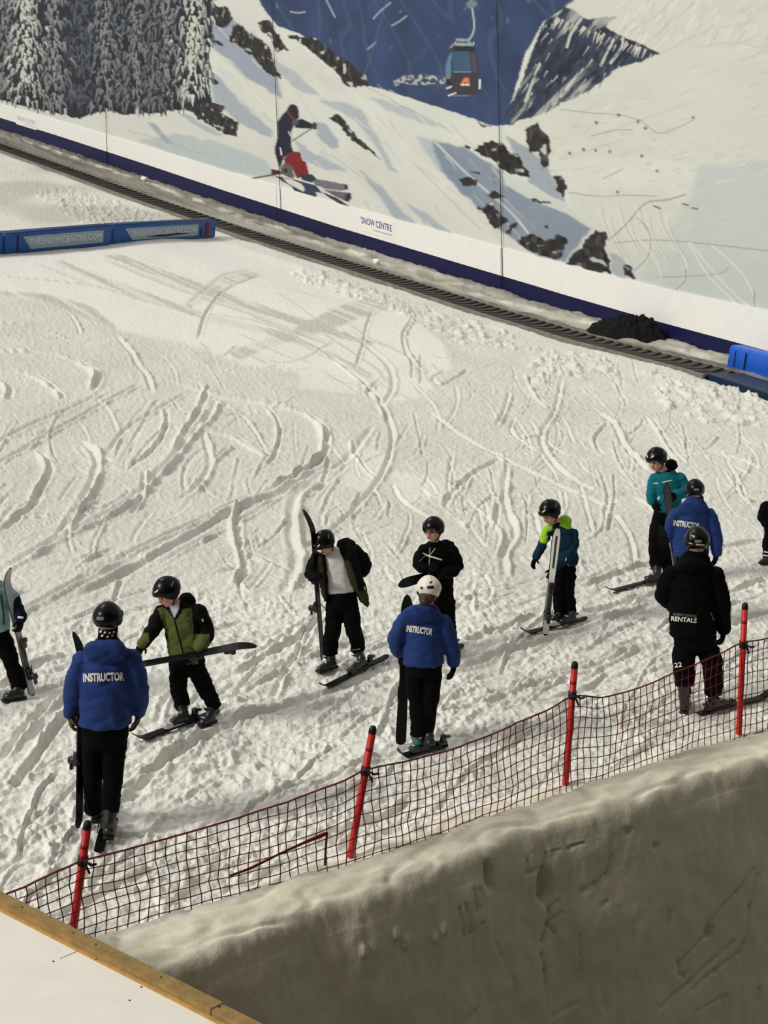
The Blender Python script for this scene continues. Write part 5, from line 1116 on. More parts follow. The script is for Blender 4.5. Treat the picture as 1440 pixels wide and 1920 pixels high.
        for i, (c0, c1) in enumerate(((an + (S_ - an) * .75, w * 1.34), (an + (S_ - an) * .3, w * 1.3))):
            MB().tube([c0 + fr * c1 * .3 + sd * w * 1.12, c0 + fr * c1 * .98 + sd * w * .4, c0 + fr * c1 * .98 - sd * w * .4, c0 + fr * c1 * .3 - sd * w * 1.12], [.011 * k] * 4, 6).build('buckle_strap', boot_d, o)
            MB().box(c0 + fr * c1 * .72 + sd * w * .98, dirs * .012 * k, fr * .022 * k, sd * .008 * k, .003).build('buckle', buck, o)
        c0 = H_ + ax * .19 * k + up * .075 * k
        MB().box(c0 + up * .02 * k, ax * .012 * k, sd * w * .75, up * .008 * k, .003).build('buckle', buck, o)
        return o
    def glove(s, wrist, tip, palm, curl=.5, m=glove_m, side=1, thumb=1.0):
        k = s.k; W = s.p(*wrist); D = unit(s.p(*tip) - W); pn = np.asarray(palm, float); pn = unit(pn - D * (D @ pn)); sd = np.cross(D, pn) * side; g = MB()
        g.tube([W - D * .03 * k, W + D * .02 * k, W + D * .055 * k, W + D * .085 * k], [(.040 * k, .034 * k), (.040 * k, .026 * k), (.048 * k, .023 * k), (.047 * k, .020 * k)], 14, frame=sd)
        for i, L in enumerate((.066, .076, .072, .056)):
            b0 = W + D * .088 * k + sd * (-.034 + .0227 * i) * k; a1 = curl * .7; a2 = curl * 1.7; a3 = curl * 2.6
            d1 = D * math.cos(a1) + pn * math.sin(a1); d2 = D * math.cos(a2) + pn * math.sin(a2); d3 = D * math.cos(a3) + pn * math.sin(a3)
            p1 = b0 + d1 * L * .45 * k; p2 = p1 + d2 * L * .35 * k; p3 = p2 + d3 * L * .28 * k
            g.tube([b0 - D * .015 * k, b0, p1, p2, p3], [.0125 * k, .0125 * k, .0120 * k, .0113 * k, .0098 * k], 8)
        t0 = W + D * .022 * k - sd * .034 * k; t1 = t0 + (D * .55 - sd * .75 + pn * .35) * .040 * k; t2 = t1 + (D * .85 - sd * .25 + pn * .45 * thumb) * .036 * k
        g.tube([t0 + sd * .01 * k, t0, t1, t2], [.014 * k, .0145 * k, .0135 * k, .0105 * k], 8)
        s.body.tube([W - D * .06 * k, W + D * .03 * k, W + D * .07 * k], [.026 * k, .02 * k, .012 * k], 8)
        return remesh('glove', g, .0062, 1, m, s.root)
# ------------------------------------------------------------------ the eleven people
def gdir(a, b, L, h=.012):                                               # a ski lying on the snow from pixel a towards pixel b
    A, B = G(*a, h), G(*b, h); return A, A + unit(B - A) * L
def clothes(P, name, m, build, vox=.0135, smooth=4, fold=.006, paint=None, dflt=None, seed=1):
    mb = MB(); build(mb); return remesh(name, mb, vox * (1 if P.k > .9 else .88), smooth, m, P.root, fold, 9.0 / P.k, paint, dflt, seed)
def dress(P, jacket, jm, pants, pm=black_c, paint=None, dflt=None, seed=1, jfold=.010, pfold=.010):
    def bj(mb):
        for kind, L in jacket:
            if kind == 'T': P.torso(mb, L)
            elif kind == 'A': P.limb(mb, L)
            elif kind == 'B': P.blob(mb, *L)
            elif kind == 'F': P.torso(mb, L, 0)
    def bp(mb):
        for kind, L in pants:
            if kind == 'T': P.torso(mb, L)
            else: P.limb(mb, L, cap=.15)
    P.jacket = clothes(P, 'jacket', jm, bj, fold=jfold, paint=paint, dflt=dflt, seed=seed)
    P.pants = clothes(P, 'trousers', pm, bp, fold=pfold, seed=seed + 7)
def dY(P, f): return G(*f)[1] - P.Y

# 1 instructor in front, holding a ski upright
P = Person([(179, 1541), (203, 1570)], 'person in a blue jacket lettered instructor and a black helmet, nearest the timber platform')
d1, d2 = dY(P, (180, 1542)) + .06, dY(P, (203, 1574)) + .06
P.head(202, 1157, 0, 26.5, (.30, 1, -.12), neck=(202, 1200, -.01), stripes=False)
P.strip((60, 74), (110, 78), 9, bind_m, 'goggle_strap', 1.02); P.strip((20, 82), (75, 78), 8, bind_m, 'goggle_strap', 1.05)
dress(P, [('T', [(197, 1357, 0, 51, .17), (197, 1350, 0, 50, .165), (198, 1330, 0, 48, .16), (199, 1300, 0, 47, .16), (200, 1270, 0, 49, .165), (200, 1243, 0, 49, .15), (201, 1222, 0, 39, .12), (202, 1199, 0, 21, .085)]),
          ('A', [(156, 1236, 0, 19), (145, 1265, 0, 19), (136, 1297, .02, 17.5), (133, 1325, .06, 14), (132, 1342, .09, 11.5)]), ('A', [(246, 1233, 0, 19), (256, 1262, 0, 19), (263, 1297, .02, 17.5), (263, 1322, .06, 14), (261, 1338, .09, 11.5)]),
          ('B', (197, 1221, -.125, 40, 23, .06)), ('B', (201, 1200, 0, 24, 8, .11))], blue_c,
      [('T', [(197, 1352, 0, 43, .14), (197, 1375, 0, 43, .14), (196, 1396, 0, 40, .13)]), ('L', [(176, 1388, 0, 21), (174, 1420, .01, 20), (173, 1455, .02, 18.5), (174, 1490, d1 * .7, 17.5), (176, 1520, d1, 17)]), ('L', [(217, 1388, 0, 22), (214, 1420, 0, 20.5), (212, 1455, -.01, 18.5), (210, 1490, d2 * .7, 17.5), (208, 1522, d2, 17)])], seed=3)
gt = MB(); gt.tube([P.p(202, 1178, -.01), P.p(202, 1190, -.01), P.p(202, 1202, -.01)], [.076, .078, .085], 16, cap=.1); gt = gt.build('neck_gaiter', black_c, P.root)
for x, y in ((188, 1184), (196, 1186), (205, 1187), (213, 1185), (191, 1192), (201, 1194), (210, 1192)): patch(gt, [(x - 2, y + 2), (x - 1, y - 2), (x + 3, y - 2), (x + 2, y + 2)], white_d, 'gaiter_fleck', .004, 1)
P.glove((132, 1343, .09), (137, 1372, .07), (.9, .2, 0), .75, glove_t, -1); P.glove((261, 1339, .09), (252, 1368, .10), (-.9, -.1, 0), .35, glove_t, 1)
P.boot((176, 1512, d1), (180, 1542), (187, 1506)); P.boot((208, 1514, d2), (203, 1575), (213, 1537), lift=.03)
cloth_text(P.jacket, 'INSTRUCTOR', (156, 1279), (233, 1276.5), 16.5, white_d, .042, .008)
P.finish_body(); I1 = P
make_ski(G(149, 1553, .0), P.p(156, 1187, .10), (-.88, .46, 0), 'black ski held upright by the instructor nearest the timber platform', edge=-1, wid=.11)
a, b = gdir((184, 1601), (203, 1520), 1.25); make_ski(a, b, SN, 'ski under the right boot of the instructor nearest the timber platform', bindm=bind_w)

# 2 child in black and olive carrying a ski level
P = Person([(345, 1352), (396, 1352)], 'person in a black and olive jacket carrying a ski level at the waist', None, .86)
d1, d2 = dY(P, (357, 1350)), dY(P, (405, 1350))
P.head(313, 1106, -.05, 24, (-.72, -.55, -.48), neck=(332, 1140, 0)); P.face()
dress(P, [('T', [(351, 1226, 0, 36, .125), (350, 1208, 0, 37, .13), (346, 1180, 0, 36, .13), (340, 1155, 0, 36, .125), (335, 1140, 0, 31, .105), (329, 1128, 0, 17, .08)]), ('A', [(306, 1146, 0, 15), (294, 1167, -.05, 15), (285, 1184, -.10, 14), (275, 1198, -.12, 12), (267, 1208, -.12, 10.5)]), ('A', [(370, 1146, 0, 16), (383, 1166, 0, 15.5), (388, 1187, -.02, 14.5), (381, 1203, -.1, 13), (375, 1216, -.16, 11.5)]), ('B', (350, 1125, .08, 17, 14, .09))], multi,
      [('T', [(350, 1226, 0, 33, .115), (350, 1244, 0, 34, .115), (351, 1256, 0, 31, .105)]), ('L', [(337, 1252, 0, 18), (334, 1285, -.03, 16.5), (337, 1305, d1 * .6, 16), (342, 1324, d1, 15)]), ('L', [(367, 1252, .02, 18.5), (384, 1287, .05, 17), (395, 1308, d2 * .7, 15.5), (402, 1325, d2, 14.5)])],
      paint=[([(296, 1140), (306, 1171), (316, 1195), (311, 1213), (318, 1240), (367, 1240), (362, 1171), (359, 1140), (345, 1141), (329, 1165), (317, 1148), (305, 1138)], (84, 94, 48)), ([(254, 1190), (279, 1186), (279, 1204), (270, 1216), (252, 1214)], (84, 94, 48)), ([(366, 1189), (393, 1189), (393, 1224), (360, 1224)], (84, 94, 48)), ([(316, 1134), (337, 1126), (334, 1146), (327, 1158)], (196, 190, 190))], dflt=(7, 7, 8), seed=11)
ribbon(P.jacket, [(327, 1163), (334, 1190), (343, 1225)], 2.2, black_c, 'zip'); patch(P.jacket, [(378, 1161), (381, 1160), (382, 1165), (379, 1166)], white_d, 'sleeve_badge')
P.glove((267, 1208, -.12), (256, 1228, -.10), (.2, -.9, 0), .35, glove_m, 1); P.glove((375, 1218, -.17), (370, 1243, -.20), (-.3, .9, 0), 1.0, glove_m, 1)
P.boot((342, 1320, d1), (357, 1350), (318, 1360), lift=.03); P.boot((402, 1322, d2), (404, 1352), (383, 1360), m=boot_m)
P.finish_body()
make_ski(P.p(238, 1250, -.22), P.p(480, 1204, -.20), (-.05, .42, -.9), 'black ski carried level by the person in black and olive', logo=white_d, rise=.05, bpos=.66)
a, b = G(410, 1333, .012), G(246, 1393, .012); make_ski(a, b, SN, 'ski under the front boot of the person in black and olive', bindm=bind_w, wid=.10)

# 3 boy with an open coat and white shirt
P = Person([(612, 1252), (668, 1256)], 'person in an open dark coat over a white shirt, looking down beside an upright ski', None, .9)
d1, d2 = dY(P, (630, 1250)), dY(P, (684, 1246))
P.head(608, 1014, -.10, 19, (-.50, -.50, -.80), neck=(627, 1040, 0)); P.face()
sh = clothes(P, 'shirt', shirt_m, lambda mb: P.torso(mb, [(638, 1109, 0, 27, .115), (635, 1090, 0, 27, .12), (632, 1062, 0, 27, .12), (630, 1042, 0, 26, .11), (626, 1029, 0, 15, .08)]), fold=.006, seed=5)
dress(P, [('F', [(611, 1128, -.06, 3, .04), (608, 1105, -.08, 7, .07), (604, 1070, -.08, 9, .09), (600, 1040, -.03, 11, .10)]), ('F', [(689, 1138, .02, 2.5, .03), (682, 1122, .02, 10, .06), (669, 1093, .0, 15, .09), (658, 1060, -.01, 15, .12), (652, 1034, .0, 17, .115), (648, 1022, .02, 14, .09)]), ('F', [(640, 1112, .12, 36, .035), (634, 1065, .13, 36, .045), (630, 1036, .09, 34, .055)]), ('B', (648, 1021, .05, 18, 13, .09)),
          ('A', [(596, 1044, 0, 13), (586, 1062, -.04, 12.5), (581, 1076, -.10, 11.5), (588, 1083, -.16, 10), (595, 1083, -.19, 8.5)]), ('A', [(662, 1033, .02, 14), (678, 1047, .07, 13), (687, 1062, .11, 12), (679, 1074, .13, 10), (668, 1078, .11, 8.5)])], multi,
      [('T', [(641, 1110, 0, 28, .115), (641, 1128, 0, 29, .115), (641, 1140, 0, 27, .105)]), ('L', [(627, 1137, 0, 17), (624, 1180, -.01, 15.5), (620, 1205, d1 * .7, 15), (619, 1226, d1, 14.5)]), ('L', [(656, 1137, 0, 16.5), (663, 1180, 0, 15), (669, 1202, d2 * .7, 14), (672, 1219, d2, 13)])],
      paint=[([(642, 1052), (654, 1050), (668, 1085), (672, 1110), (694, 1106), (696, 1122), (688, 1146), (662, 1118)], (50, 54, 34)), ([(596, 1034), (604, 1040), (613, 1132), (602, 1120)], (42, 46, 30))], dflt=(7, 7, 8), seed=17)
ribbon(P.pants, [(612, 1114), (640, 1116), (668, 1114)], 5, black_j, 'waistband', .005); patch(P.jacket, [(682, 1100), (684, 1099), (686, 1107), (684, 1107)], white_d, 'coat_badge')
P.glove((594, 1083, -.19), (603, 1078, -.25), (.1, -.9, .2), .9, glove_m, 1); P.glove((668, 1078, .11), (658, 1086, .10), (0, .9, 0), .6, glove_m, 1)
P.boot((619, 1226, d1), (631, 1250), (595, 1261)); P.boot((672, 1220, d2), (685, 1246), (650, 1266), lift=.03)
patch(P.pants, [(660, 1217), (675, 1215), (676, 1219), (661, 1221)], grey_d, 'sock_band')
P.finish_body()
make_ski(G(606, 1238, .0), P.p(585, 957, -.22), (-.92, .38, 0), 'black ski held upright by the person in the open dark coat', edge=-1, wid=.10)
a, b = G(727, 1230, .012), G(597, 1297, .012); make_ski(a, b, SN, 'narrow ski pointing down-left under the boot of the person in the open coat', wid=.095, bpos=.42)

# 4 child in black with glasses
P = Person([(822, 1216), (842, 1213)], 'person in all black with glasses standing behind the white-helmeted instructor', None, .88)
d1, d2 = dY(P, (833, 1216)), dY(P, (850, 1211))
P.head(813, 989, -.03, 19.5, (-.55, -.80, -.12), neck=(816, 1022, 0), stripes=False); P.face(True)
P.strip((40, 66), (70, 62), 2.4, grey_d, 'side_decal'); P.strip((88, 74), (118, 70), 2.4, white_d, 'side_decal')
dress(P, [('T', [(823, 1108, 0, 27, .12), (822, 1085, 0, 29, .125), (820, 1055, 0, 31, .13), (819, 1035, 0, 32, .12), (818, 1024, 0, 24, .10), (815, 1015, 0, 13, .08)]), ('A', [(795, 1032, 0, 13), (787, 1047, -.05, 12), (784, 1058, -.10, 11), (791, 1065, -.17, 10), (799, 1067, -.21, 8.5)]), ('A', [(846, 1033, 0, 14), (854, 1050, 0, 13), (857, 1063, 0, 12), (850, 1072, -.08, 10.5), (838, 1073, -.14, 8.5)]), ('B', (836, 1022, .09, 17, 10, .08))], black_j,
      [('T', [(826, 1106, 0, 24, .11), (828, 1128, 0, 22, .105)]), ('L', [(817, 1124, 0, 14.5), (822, 1160, 0, 13), (826, 1194, d1, 12.5)]), ('L', [(838, 1126, .02, 15), (841, 1162, .02, 13), (844, 1192, d2, 12.5)])], seed=23)
ribbon(P.jacket, [(806, 1027), (805, 1050), (803, 1078)], 2, grey_d, 'zip'); ribbon(P.jacket, [(793, 1037), (803, 1042), (816, 1046), (829, 1050)], 2.6, white_d, 'chest_cord', .012); ribbon(P.jacket, [(787, 1052), (795, 1044), (802, 1041)], 1.6, grey_d, 'chest_cord', .01); ribbon(P.jacket, [(803, 1044), (810, 1036), (816, 1028)], 1.6, tan_d, 'chest_cord', .01)
P.glove((799, 1067, -.21), (810, 1064, -.24), (0, .9, -.2), .8, glove_m, 1); P.glove((838, 1073, -.14), (826, 1075, -.2), (0, .6, -.7), .8, glove_m, -1)
P.boot((826, 1192, d1), (834, 1216), (806, 1223)); P.boot((844, 1190, d2), (853, 1212), (830, 1219), lift=.02)
P.finish_body()
make_ski(P.p(862, 1061, .50), P.p(752, 1095, -.58), (-.38, .33, -.45), 'black ski held slantwise under the arm of the person with glasses', rise=.04, wid=.115, bind=False)
a, b = G(868, 1210, .012), G(784, 1240, .012); make_ski(a, b, SN, 'ski on the snow under the person with glasses, mostly hidden by the instructor', wid=.095)

# 5 instructor with the white helmet
P = Person([(786, 1402), (806, 1404)], 'person with a white helmet and blue jacket lettered instructor, second from the left in blue')
d1, d2 = dY(P, (790, 1405)) + .03, dY(P, (812, 1405)) + .03
P.head(804, 1104, .02, 23, (-.10, 1, -.30), kind=shell_w, neck=(800, 1142, 0), stripes=False)
P.strip((170, 30), (172, 62), 5, tan_d, 'rear_strap_tab'); P.strip((173, 66), (183, 70), 4, bind_m, 'strap_buckle'); P.strip((215, 92), (228, 90), 5, bind_m, 'side_clip')
hr = MB(); P.blob(hr, 801, 1119, -.05, 16, 13, .07); P.blob(hr, 797, 1128, -.07, 11, 10, .05); hr.tube([P.p(796, 1124, -.10), P.p(793, 1131, -.11), P.p(792, 1137, -.11)], [.03, .026, .014], 8); remesh('hair', hr, .008, 1, hair_b, P.root, .006, 30.0)
dress(P, [('T', [(794, 1244, 0, 38, .155), (794, 1222, 0, 37, .15), (795, 1195, 0, 37, .15), (795, 1170, 0, 38, .145), (796, 1152, 0, 32, .12), (799, 1137, 0, 19, .085)]), ('A', [(762, 1160, 0, 16.5), (749, 1182, -.02, 15.5), (738, 1202, -.01, 13.5), (744, 1216, .06, 12), (751, 1227, .11, 10.5)]), ('A', [(829, 1165, 0, 17), (839, 1190, 0, 16), (847, 1213, .02, 14.5), (851, 1232, .05, 12.5), (852, 1244, .07, 11)]), ('B', (785, 1151, -.115, 32, 18, .06)), ('B', (799, 1140, 0, 22, 7, .10))], blue_c,
      [('T', [(794, 1243, 0, 34, .135), (794, 1262, 0, 34, .135)]), ('L', [(779, 1264, 0, 19), (783, 1312, .01, 17), (785, 1345, d1 * .6, 16.5), (787, 1378, d1, 16)]), ('L', [(811, 1264, 0, 19), (806, 1314, 0, 16.5), (801, 1348, d2 * .6, 15.5), (799, 1378, d2, 15)])], seed=31)
P.glove((751, 1228, .11), (752, 1252, .10), (.8, .3, 0), .8, glove_m, -1); P.glove((852, 1245, .07), (845, 1274, .09), (-.8, -.2, 0), .35, glove_m, 1)
P.boot((785, 1374, d1), (788, 1404), (776, 1376), m=boot_teal); P.boot((800, 1374, d2), (813, 1407), (792, 1391), lift=.03)
cloth_text(P.jacket, 'INSTRUCTOR', (761, 1184.5), (810, 1191.5), 13, white_d, .042, .008)
P.finish_body()
make_ski(G(751, 1398, .0), P.p(765, 1118, .12), (-.05, 1, 0), 'broad black ski held upright by the instructor with the white helmet', wid=.125)
a, b = G(838, 1397, .012), G(744, 1421, .012); make_ski(a, b, SN, 'ski under the teal-booted instructor with the white helmet', wid=.10, bindm=ski_g, bpos=.40)

# 6 child in lime and navy with a white ski
P = Person([(1048, 1161), (1066, 1166)], 'person in a lime and navy jacket holding a white ski upright', None, .86)
d1, d2 = dY(P, (1056, 1161)), dY(P, (1078, 1163))
P.head(1031, 957, -.04, 19.5, (-.70, -.52, -.48), neck=(1046, 986, 0)); P.face()
dress(P, [('T', [(1064, 1057, 0, 20, .115), (1063, 1038, 0, 20.5, .12), (1060, 1014, 0, 22, .12), (1055, 996, 0, 23.5, .11), (1050, 986, 0, 18, .09), (1045, 979, 0, 11, .075)]), ('A', [(1029, 991, -.02, 10), (1022, 1008, -.05, 9.5), (1016, 1024, -.08, 9), (1009, 1037, -.10, 8), (1004, 1045, -.10, 7)]), ('A', [(1074, 999, 0, 11), (1075, 1020, -.04, 10.5), (1067, 1042, -.10, 9.5), (1048, 1058, -.19, 8), (1036, 1068, -.23, 7)]), ('B', (1059, 979, .05, 13, 13, .085))], multi,
      [('T', [(1061, 1058, 0, 20, .105), (1060, 1078, 0, 19, .10)]), ('L', [(1051, 1077, 0, 12.5), (1046, 1107, -.02, 12), (1049, 1130, d1 * .6, 12), (1051, 1154, d1, 12)]), ('L', [(1069, 1077, 0, 12.5), (1065, 1106, 0, 12), (1068, 1130, d2 * .6, 12), (1070, 1153, d2, 12)])],
      paint=[([(1045, 972), (1054, 962), (1074, 964), (1077, 990), (1064, 992), (1047, 984)], (150, 200, 52)), ([(1014, 976), (1036, 976), (1035, 995), (1026, 997), (1027, 1021), (1012, 1016)], (150, 200, 52)), ([(1036, 974), (1047, 974), (1051, 990), (1037, 990)], (10, 11, 13))], dflt=(14, 44, 62), seed=41)
ribbon(P.jacket, [(1060, 1052), (1062, 1046)], 2, white_d, 'pocket_pull'); ribbon(P.jacket, [(1064, 1058), (1069, 1062)], 2, grey_d, 'hem_pull')
P.glove((1004, 1046, -.10), (998, 1061, -.09), (.6, -.6, 0), .45, glove_m, 1); P.glove((1036, 1068, -.24), (1029, 1088, -.29), (0, .9, .1), .7, glove_m, 1)
P.boot((1051, 1150, d1), (1057, 1162), (1032, 1166)); P.boot((1070, 1150, d2), (1079, 1163), (1050, 1171), lift=.03)
P.finish_body()
make_ski(G(1022, 1191, .0), P.p(1045, 989, -.27), (.12, -.95, .2), 'white ski with a dark graphic held upright by the person in lime and navy', top=ski_w, base=ski_k, stripe=ski_g, bpos=.32, wid=.105, rise=.03)
a, b = G(1100, 1159, .012), G(974, 1191, .012); make_ski(a, b, SN, 'dark ski under the boot of the person in lime and navy', wid=.09, bpos=.38, bindm=bind_w)

# 7 person in teal
P = Person([(1228, 1087), (1258, 1082)], 'person in a teal jacket and black helmet, highest up on the right')
d1, d2 = dY(P, (1240, 1086)), dY(P, (1268, 1080))
P.head(1231, 858, -.06, 18.5, (-.68, -.62, -.36), neck=(1246, 888, 0)); P.face()
dress(P, [('T', [(1251, 957, 0, 26, .14), (1250, 935, 0, 27, .145), (1249, 910, 0, 28, .145), (1250, 895, 0, 27, .12), (1249, 883, 0, 17, .09)]), ('A', [(1228, 896, 0, 11), (1223, 914, -.03, 10.5), (1221, 928, -.06, 9.5), (1223, 941, -.09, 8.5)]), ('A', [(1273, 896, 0, 12.5), (1281, 912, 0, 12), (1278, 925, -.08, 10.5), (1268, 931, -.18, 9)]), ('B', (1258, 873, .07, 12, 11, .09))], multi,
      [('T', [(1250, 955, 0, 24, .125), (1250, 972, 0, 24, .125)]), ('L', [(1240, 968, 0, 16), (1231, 1005, -.04, 15), (1230, 1035, d1 * .6, 14), (1232, 1063, d1, 13)]), ('L', [(1261, 968, .02, 16), (1261, 1005, .03, 15), (1261, 1060, d2, 13)])], paint=[([(1242, 852), (1272, 856), (1270, 879), (1254, 886), (1240, 884)], (10, 12, 14))], dflt=(18, 104, 116), seed=47)
ribbon(P.jacket, [(1225, 906), (1234, 906)], 2, white_d, 'chest_stripe'); ribbon(P.jacket, [(1240, 904.5), (1260, 900.5)], 2, white_d, 'chest_stripe'); patch(P.jacket, [(1232, 935), (1236, 929), (1237, 935), (1233, 938)], white_d, 'pocket_badge'); ribbon(P.jacket, [(1240, 890), (1243, 920), (1247, 952)], 1.5, teal_c, 'zip')
P.glove((1223, 942, -.09), (1231, 956, -.12), (.6, .4, 0), .5, glove_m, -1); P.glove((1268, 931, -.19), (1255, 928, -.27), (0, .8, -.3), .8, glove_m, -1)
P.boot((1232, 1060, d1), (1240, 1086), (1210, 1092), lift=.03); P.boot((1261, 1058, d2), (1269, 1081), (1242, 1087))
P.finish_body()
make_ski(G(1268, 1085, .0), P.p(1250, 903, -.30), (-.3, -.9, .2), 'grey ski held upright against the chest of the person in teal', top=ski_g, base=ski_k, wid=.10, rise=.03)
a, b = G(1290, 1071, .012), G(1131, 1113, .012); make_ski(a, b, SN, 'long dark ski pointing left under the boot of the person in teal', wid=.09, bpos=.40)

# 8 third instructor
P = Person([(1284, 1167), (1314, 1167)], 'person in a blue jacket lettered instructor, in front of the person in teal')
P.head(1303, 917, 0, 17.5, (.05, 1, -.08), neck=(1302, 945, 0), stripes=False); P.strip((125, 92), (140, 92), 6, grey_d, 'ear_badge')
dress(P, [('T', [(1296, 1040, 0, 33, .15), (1296, 1015, 0, 32.5, .15), (1297, 988, 0, 33, .15), (1298, 966, 0, 33, .145), (1300, 949, 0, 27, .12), (1302, 936, 0, 16, .085), (1303, 931, 0, 15, .08)]), ('A', [(1269, 962, 0, 13.5), (1260, 982, .02, 13.5), (1255, 1002, .06, 12), (1257, 1021, .12, 10.5)]), ('A', [(1328, 964, 0, 14.5), (1337, 986, 0, 13.5), (1342, 1009, 0, 12.5), (1344, 1030, .02, 10.5), (1344, 1038, .03, 9.5)]), ('B', (1297, 955, -.105, 27, 15, .055)), ('B', (1302, 940, 0, 18, 6, .10))], blue_c,
      [('T', [(1296, 1042, 0, 29, .13), (1297, 1056, 0, 29, .13)]), ('L', [(1283, 1058, 0, 15), (1283, 1105, 0, 13.5), (1284, 1150, 0, 13)]), ('L', [(1311, 1058, 0, 15), (1312, 1105, 0, 13.5), (1313, 1150, 0, 13)])], seed=53)
P.glove((1257, 1022, .12), (1260, 1038, .14), (.8, .2, 0), .6, glove_m, -1); P.glove((1344, 1039, .03), (1338, 1059, .05), (-.8, -.2, 0), .4, glove_m, 1)
P.boot((1284, 1145, .05), (1284, 1170), (1290, 1148)); P.boot((1313, 1145, .05), (1315, 1170), (1322, 1148), lift=.03)
cloth_text(P.jacket, 'INSTRUCTOR', (1262, 986), (1311, 992), 11.5, white_d, .042, .008)
P.finish_body()
a, b = gdir((1308, 1183), (1362, 1069), 1.75); make_ski(a, b, SN, 'ski pointing up the slope under the instructor in front of the person in teal', wid=.10, bpos=.3)

# 9 rental staff in black
P = Person([(1282, 1335), (1330, 1328)], 'person in a black hooded top lettered rentals, standing behind the net on the right')
d1, d2 = dY(P, (1281, 1338)) + .05, dY(P, (1326, 1331))
P.head(1307, 1012, 0, 23, (.12, 1, -.05), neck=(1305, 1048, -.01), stripes=False)
P.strip((222, 52), (216, 84), 6, tan_d, 'rear_emblem'); P.strip((214, 66), (196, 70), 2.2, tan_d, 'rear_emblem'); P.strip((190, 104), (150, 108), 3, tan_d, 'goggle_strap'); P.strip((225, 100), (205, 103), 2, tan_d, 'goggle_strap')
dress(P, [('T', [(1299, 1190, 0, 43, .17), (1298, 1155, 0, 43, .17), (1298, 1120, 0, 43, .17), (1297, 1090, 0, 43, .16), (1299, 1064, 0, 37, .13), (1304, 1040, 0, 23, .095), (1305, 1034, 0, 20, .09)]), ('A', [(1260, 1075, 0, 18), (1248, 1096, .03, 17.5), (1243, 1116, .06, 16), (1253, 1131, .14, 14), (1267, 1139, .21, 12)]), ('A', [(1336, 1075, 0, 19.5), (1346, 1102, 0, 18), (1353, 1132, 0, 16.5), (1356, 1160, .02, 14), (1357, 1182, .04, 12)]), ('B', (1299, 1063, -.115, 29, 16, .065)), ('B', (1304, 1050, 0, 24, 8, .11))], black_j,
      [('T', [(1303, 1190, 0, 39, .155), (1304, 1212, 0, 40, .15)]), ('L', [(1284, 1218, 0, 22), (1281, 1246, 0, 20.5), (1283, 1268, d1 * .4, 20), (1283, 1286, d1 * .7, 17)]), ('L', [(1328, 1218, 0, 22), (1336, 1245, 0, 19.5), (1338, 1272, d2 * .6, 18), (1338, 1300, d2, 16.5)])], seed=59)
P.glove((1267, 1139, .21), (1278, 1143, .28), (0, .5, -.6), .7, glove_m, 1); P.glove((1357, 1184, .04), (1352, 1208, .07), (-.8, -.1, 0), .5, glove_m, 1)
P.boot((1281, 1284, d1), (1281, 1338), (1291, 1312)); P.boot((1338, 1296, d2), (1326, 1331), (1378, 1318), lift=.03)
cloth_text(P.jacket, 'SNOW CENTRE', (1262, 1154), (1306, 1158), 5, grey_d, .01, .008); cloth_text(P.jacket, 'RENTALS', (1258, 1164), (1306, 1168.5), 9, white_d, .03, .008); cloth_text(P.pants, '22', (1265, 1252), (1279, 1250), 9, white_d, .02, .008)
ribbon(P.jacket, [(1333, 1149), (1339, 1164)], 2, grey_d, 'pocket_zip')
P.finish_body()
make_ski(G(1290, 1310, .0), P.p(1240, 988, .32), (.1, 1, 0), 'black ski leaning against the left shoulder of the person lettered rentals', wid=.125, edge=-1)
a, b = G(1306, 1340, .012), G(1446, 1304, .012); make_ski(a, b, SN, 'ski under the right boot of the person lettered rentals, pointing right', wid=.10, bpos=.30, bindm=ski_g)

# 10 person in mint at the left edge
P = Person([(38, 1308), (-32, 1303)], 'person in a mint green jacket cut off by the left edge, behind an upright ski', None, .95)
d1, d2 = dY(P, (48, 1308)), dY(P, (-22, 1303))
P.head(-27, 1060, 0, 22, (-.4, -.9, -.25), neck=(-14, 1096, 0)); P.face()
dress(P, [('T', [(-8, 1182, 0, 25, .14), (-8, 1155, 0, 25, .14), (-9, 1130, 0, 25, .14), (-10, 1107, 0, 25, .125), (-13, 1090, 0, 15, .09)]), ('A', [(11, 1108, 0, 13), (24, 1121, -.02, 13), (33, 1138, -.03, 12), (39, 1154, -.07, 11), (40, 1162, -.1, 10)]), ('A', [(-33, 1108, 0, 13), (-42, 1140, 0, 12), (-40, 1170, -.05, 10)])], multi,
      [('T', [(-5, 1180, 0, 23, .125), (-3, 1200, 0, 23, .12)]), ('L', [(7, 1200, 0, 17), (21, 1243, 0, 15.5), (31, 1270, d1 * .6, 14.5), (37, 1292, d1, 14)]), ('L', [(-17, 1200, 0, 17), (-25, 1245, 0, 15), (-28, 1290, d2, 14)])], paint=[([(22, 1128), (36, 1116), (56, 1126), (56, 1190), (28, 1190), (25, 1140)], (15, 17, 40))], dflt=(140, 178, 172), seed=61)
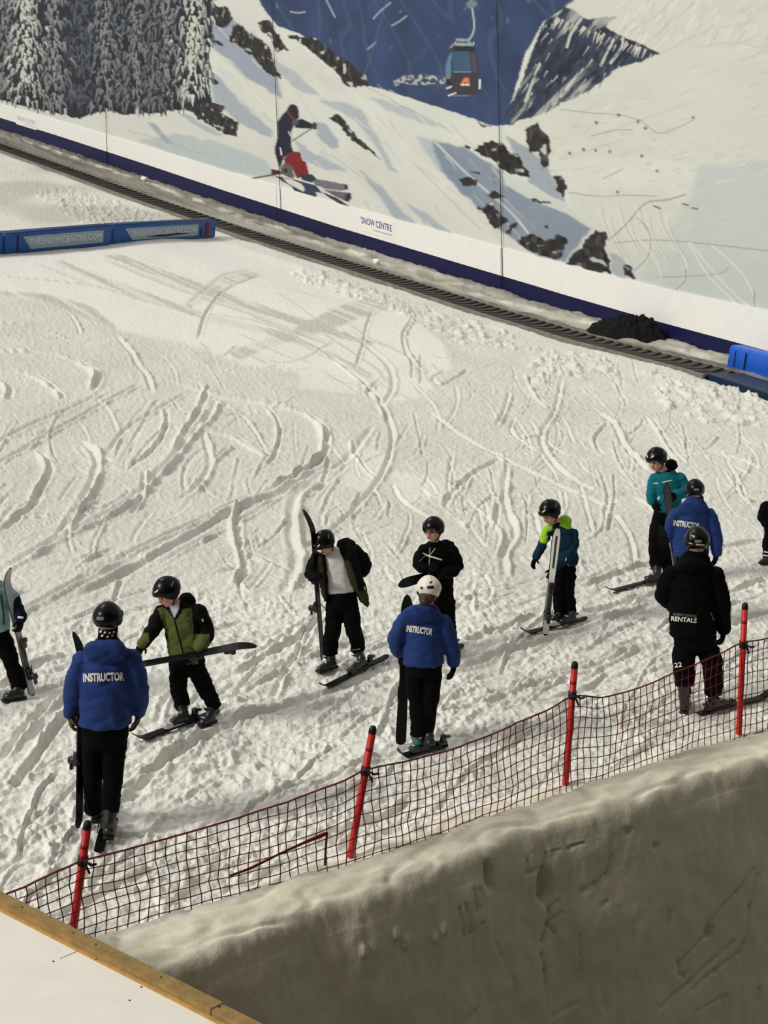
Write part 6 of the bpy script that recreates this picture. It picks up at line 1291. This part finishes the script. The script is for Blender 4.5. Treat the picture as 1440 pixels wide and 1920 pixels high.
ribbon(P.jacket, [(2, 1115), (6, 1145), (8, 1172)], 3, mat('mint_dark_panel', (40, 74, 74), .7), 'side_panel'); ribbon(P.jacket, [(33, 1157), (44, 1158)], 4, white_d, 'cuff_band')  # dark green strip down the side of the mint jacket
P.glove((40, 1163, -.10), (35, 1184, -.13), (-.7, .3, 0), .8, glove_m, 1); P.glove((-40, 1171, -.05), (-40, 1192, -.06), (.8, 0, 0), .5, glove_m, -1)
P.boot((37, 1288, d1), (48, 1308), (20, 1313)); P.boot((-28, 1288, d2), (-22, 1304), (-46, 1311))
P.finish_body()
make_ski(G(60, 1304, .0), P.p(5, 1062, -.16), (.84, -.52, 0), 'pale ski held upright beside the person in mint green', top=ski_p, base=ski_g, wid=.10, rise=.10, bpos=.30)

# 11 child in black at the right edge
P = Person([(1437, 1057), (1461, 1056)], 'person in all black with pale ankle stripes cut off by the right edge', None, .74)
P.head(1464, 905, 0, 17, (-.8, -.5, -.2), neck=(1458, 934, 0)); P.face()
dress(P, [('T', [(1453, 1003, 0, 19, .11), (1452, 970, 0, 20, .12), (1453, 948, 0, 20, .11), (1457, 933, 0, 11, .075)]), ('A', [(1437, 947, 0, 9), (1430, 960, 0, 9), (1428, 971, -.03, 8), (1437, 984, -.09, 7)]), ('A', [(1471, 947, 0, 9), (1479, 970, 0, 9), (1475, 990, -.03, 8)])], black_j,
      [('T', [(1453, 1000, 0, 19, .105), (1453, 1012, 0, 19, .10)]), ('L', [(1443, 1012, 0, 12), (1441, 1028, 0, 11), (1441, 1046, 0, 10.5)]), ('L', [(1463, 1012, 0, 12), (1463, 1028, 0, 11), (1463, 1046, 0, 10.5)])], seed=67)
ribbon(P.pants, [(1430, 1034), (1452, 1038)], 2.5, white_d, 'ankle_stripe', .008); ribbon(P.pants, [(1430, 1041), (1452, 1044)], 2.5, white_d, 'ankle_stripe', .008)
P.glove((1437, 984, -.09), (1447, 990, -.14), (0, .7, -.3), .6, glove_m, 1); P.glove((1475, 990, -.03), (1472, 1006, -.05), (-.8, 0, 0), .5, glove_m, 1)
P.boot((1441, 1042, .02), (1446, 1058), (1425, 1057)); P.boot((1463, 1042, .02), (1469, 1056), (1448, 1056))
P.finish_body()
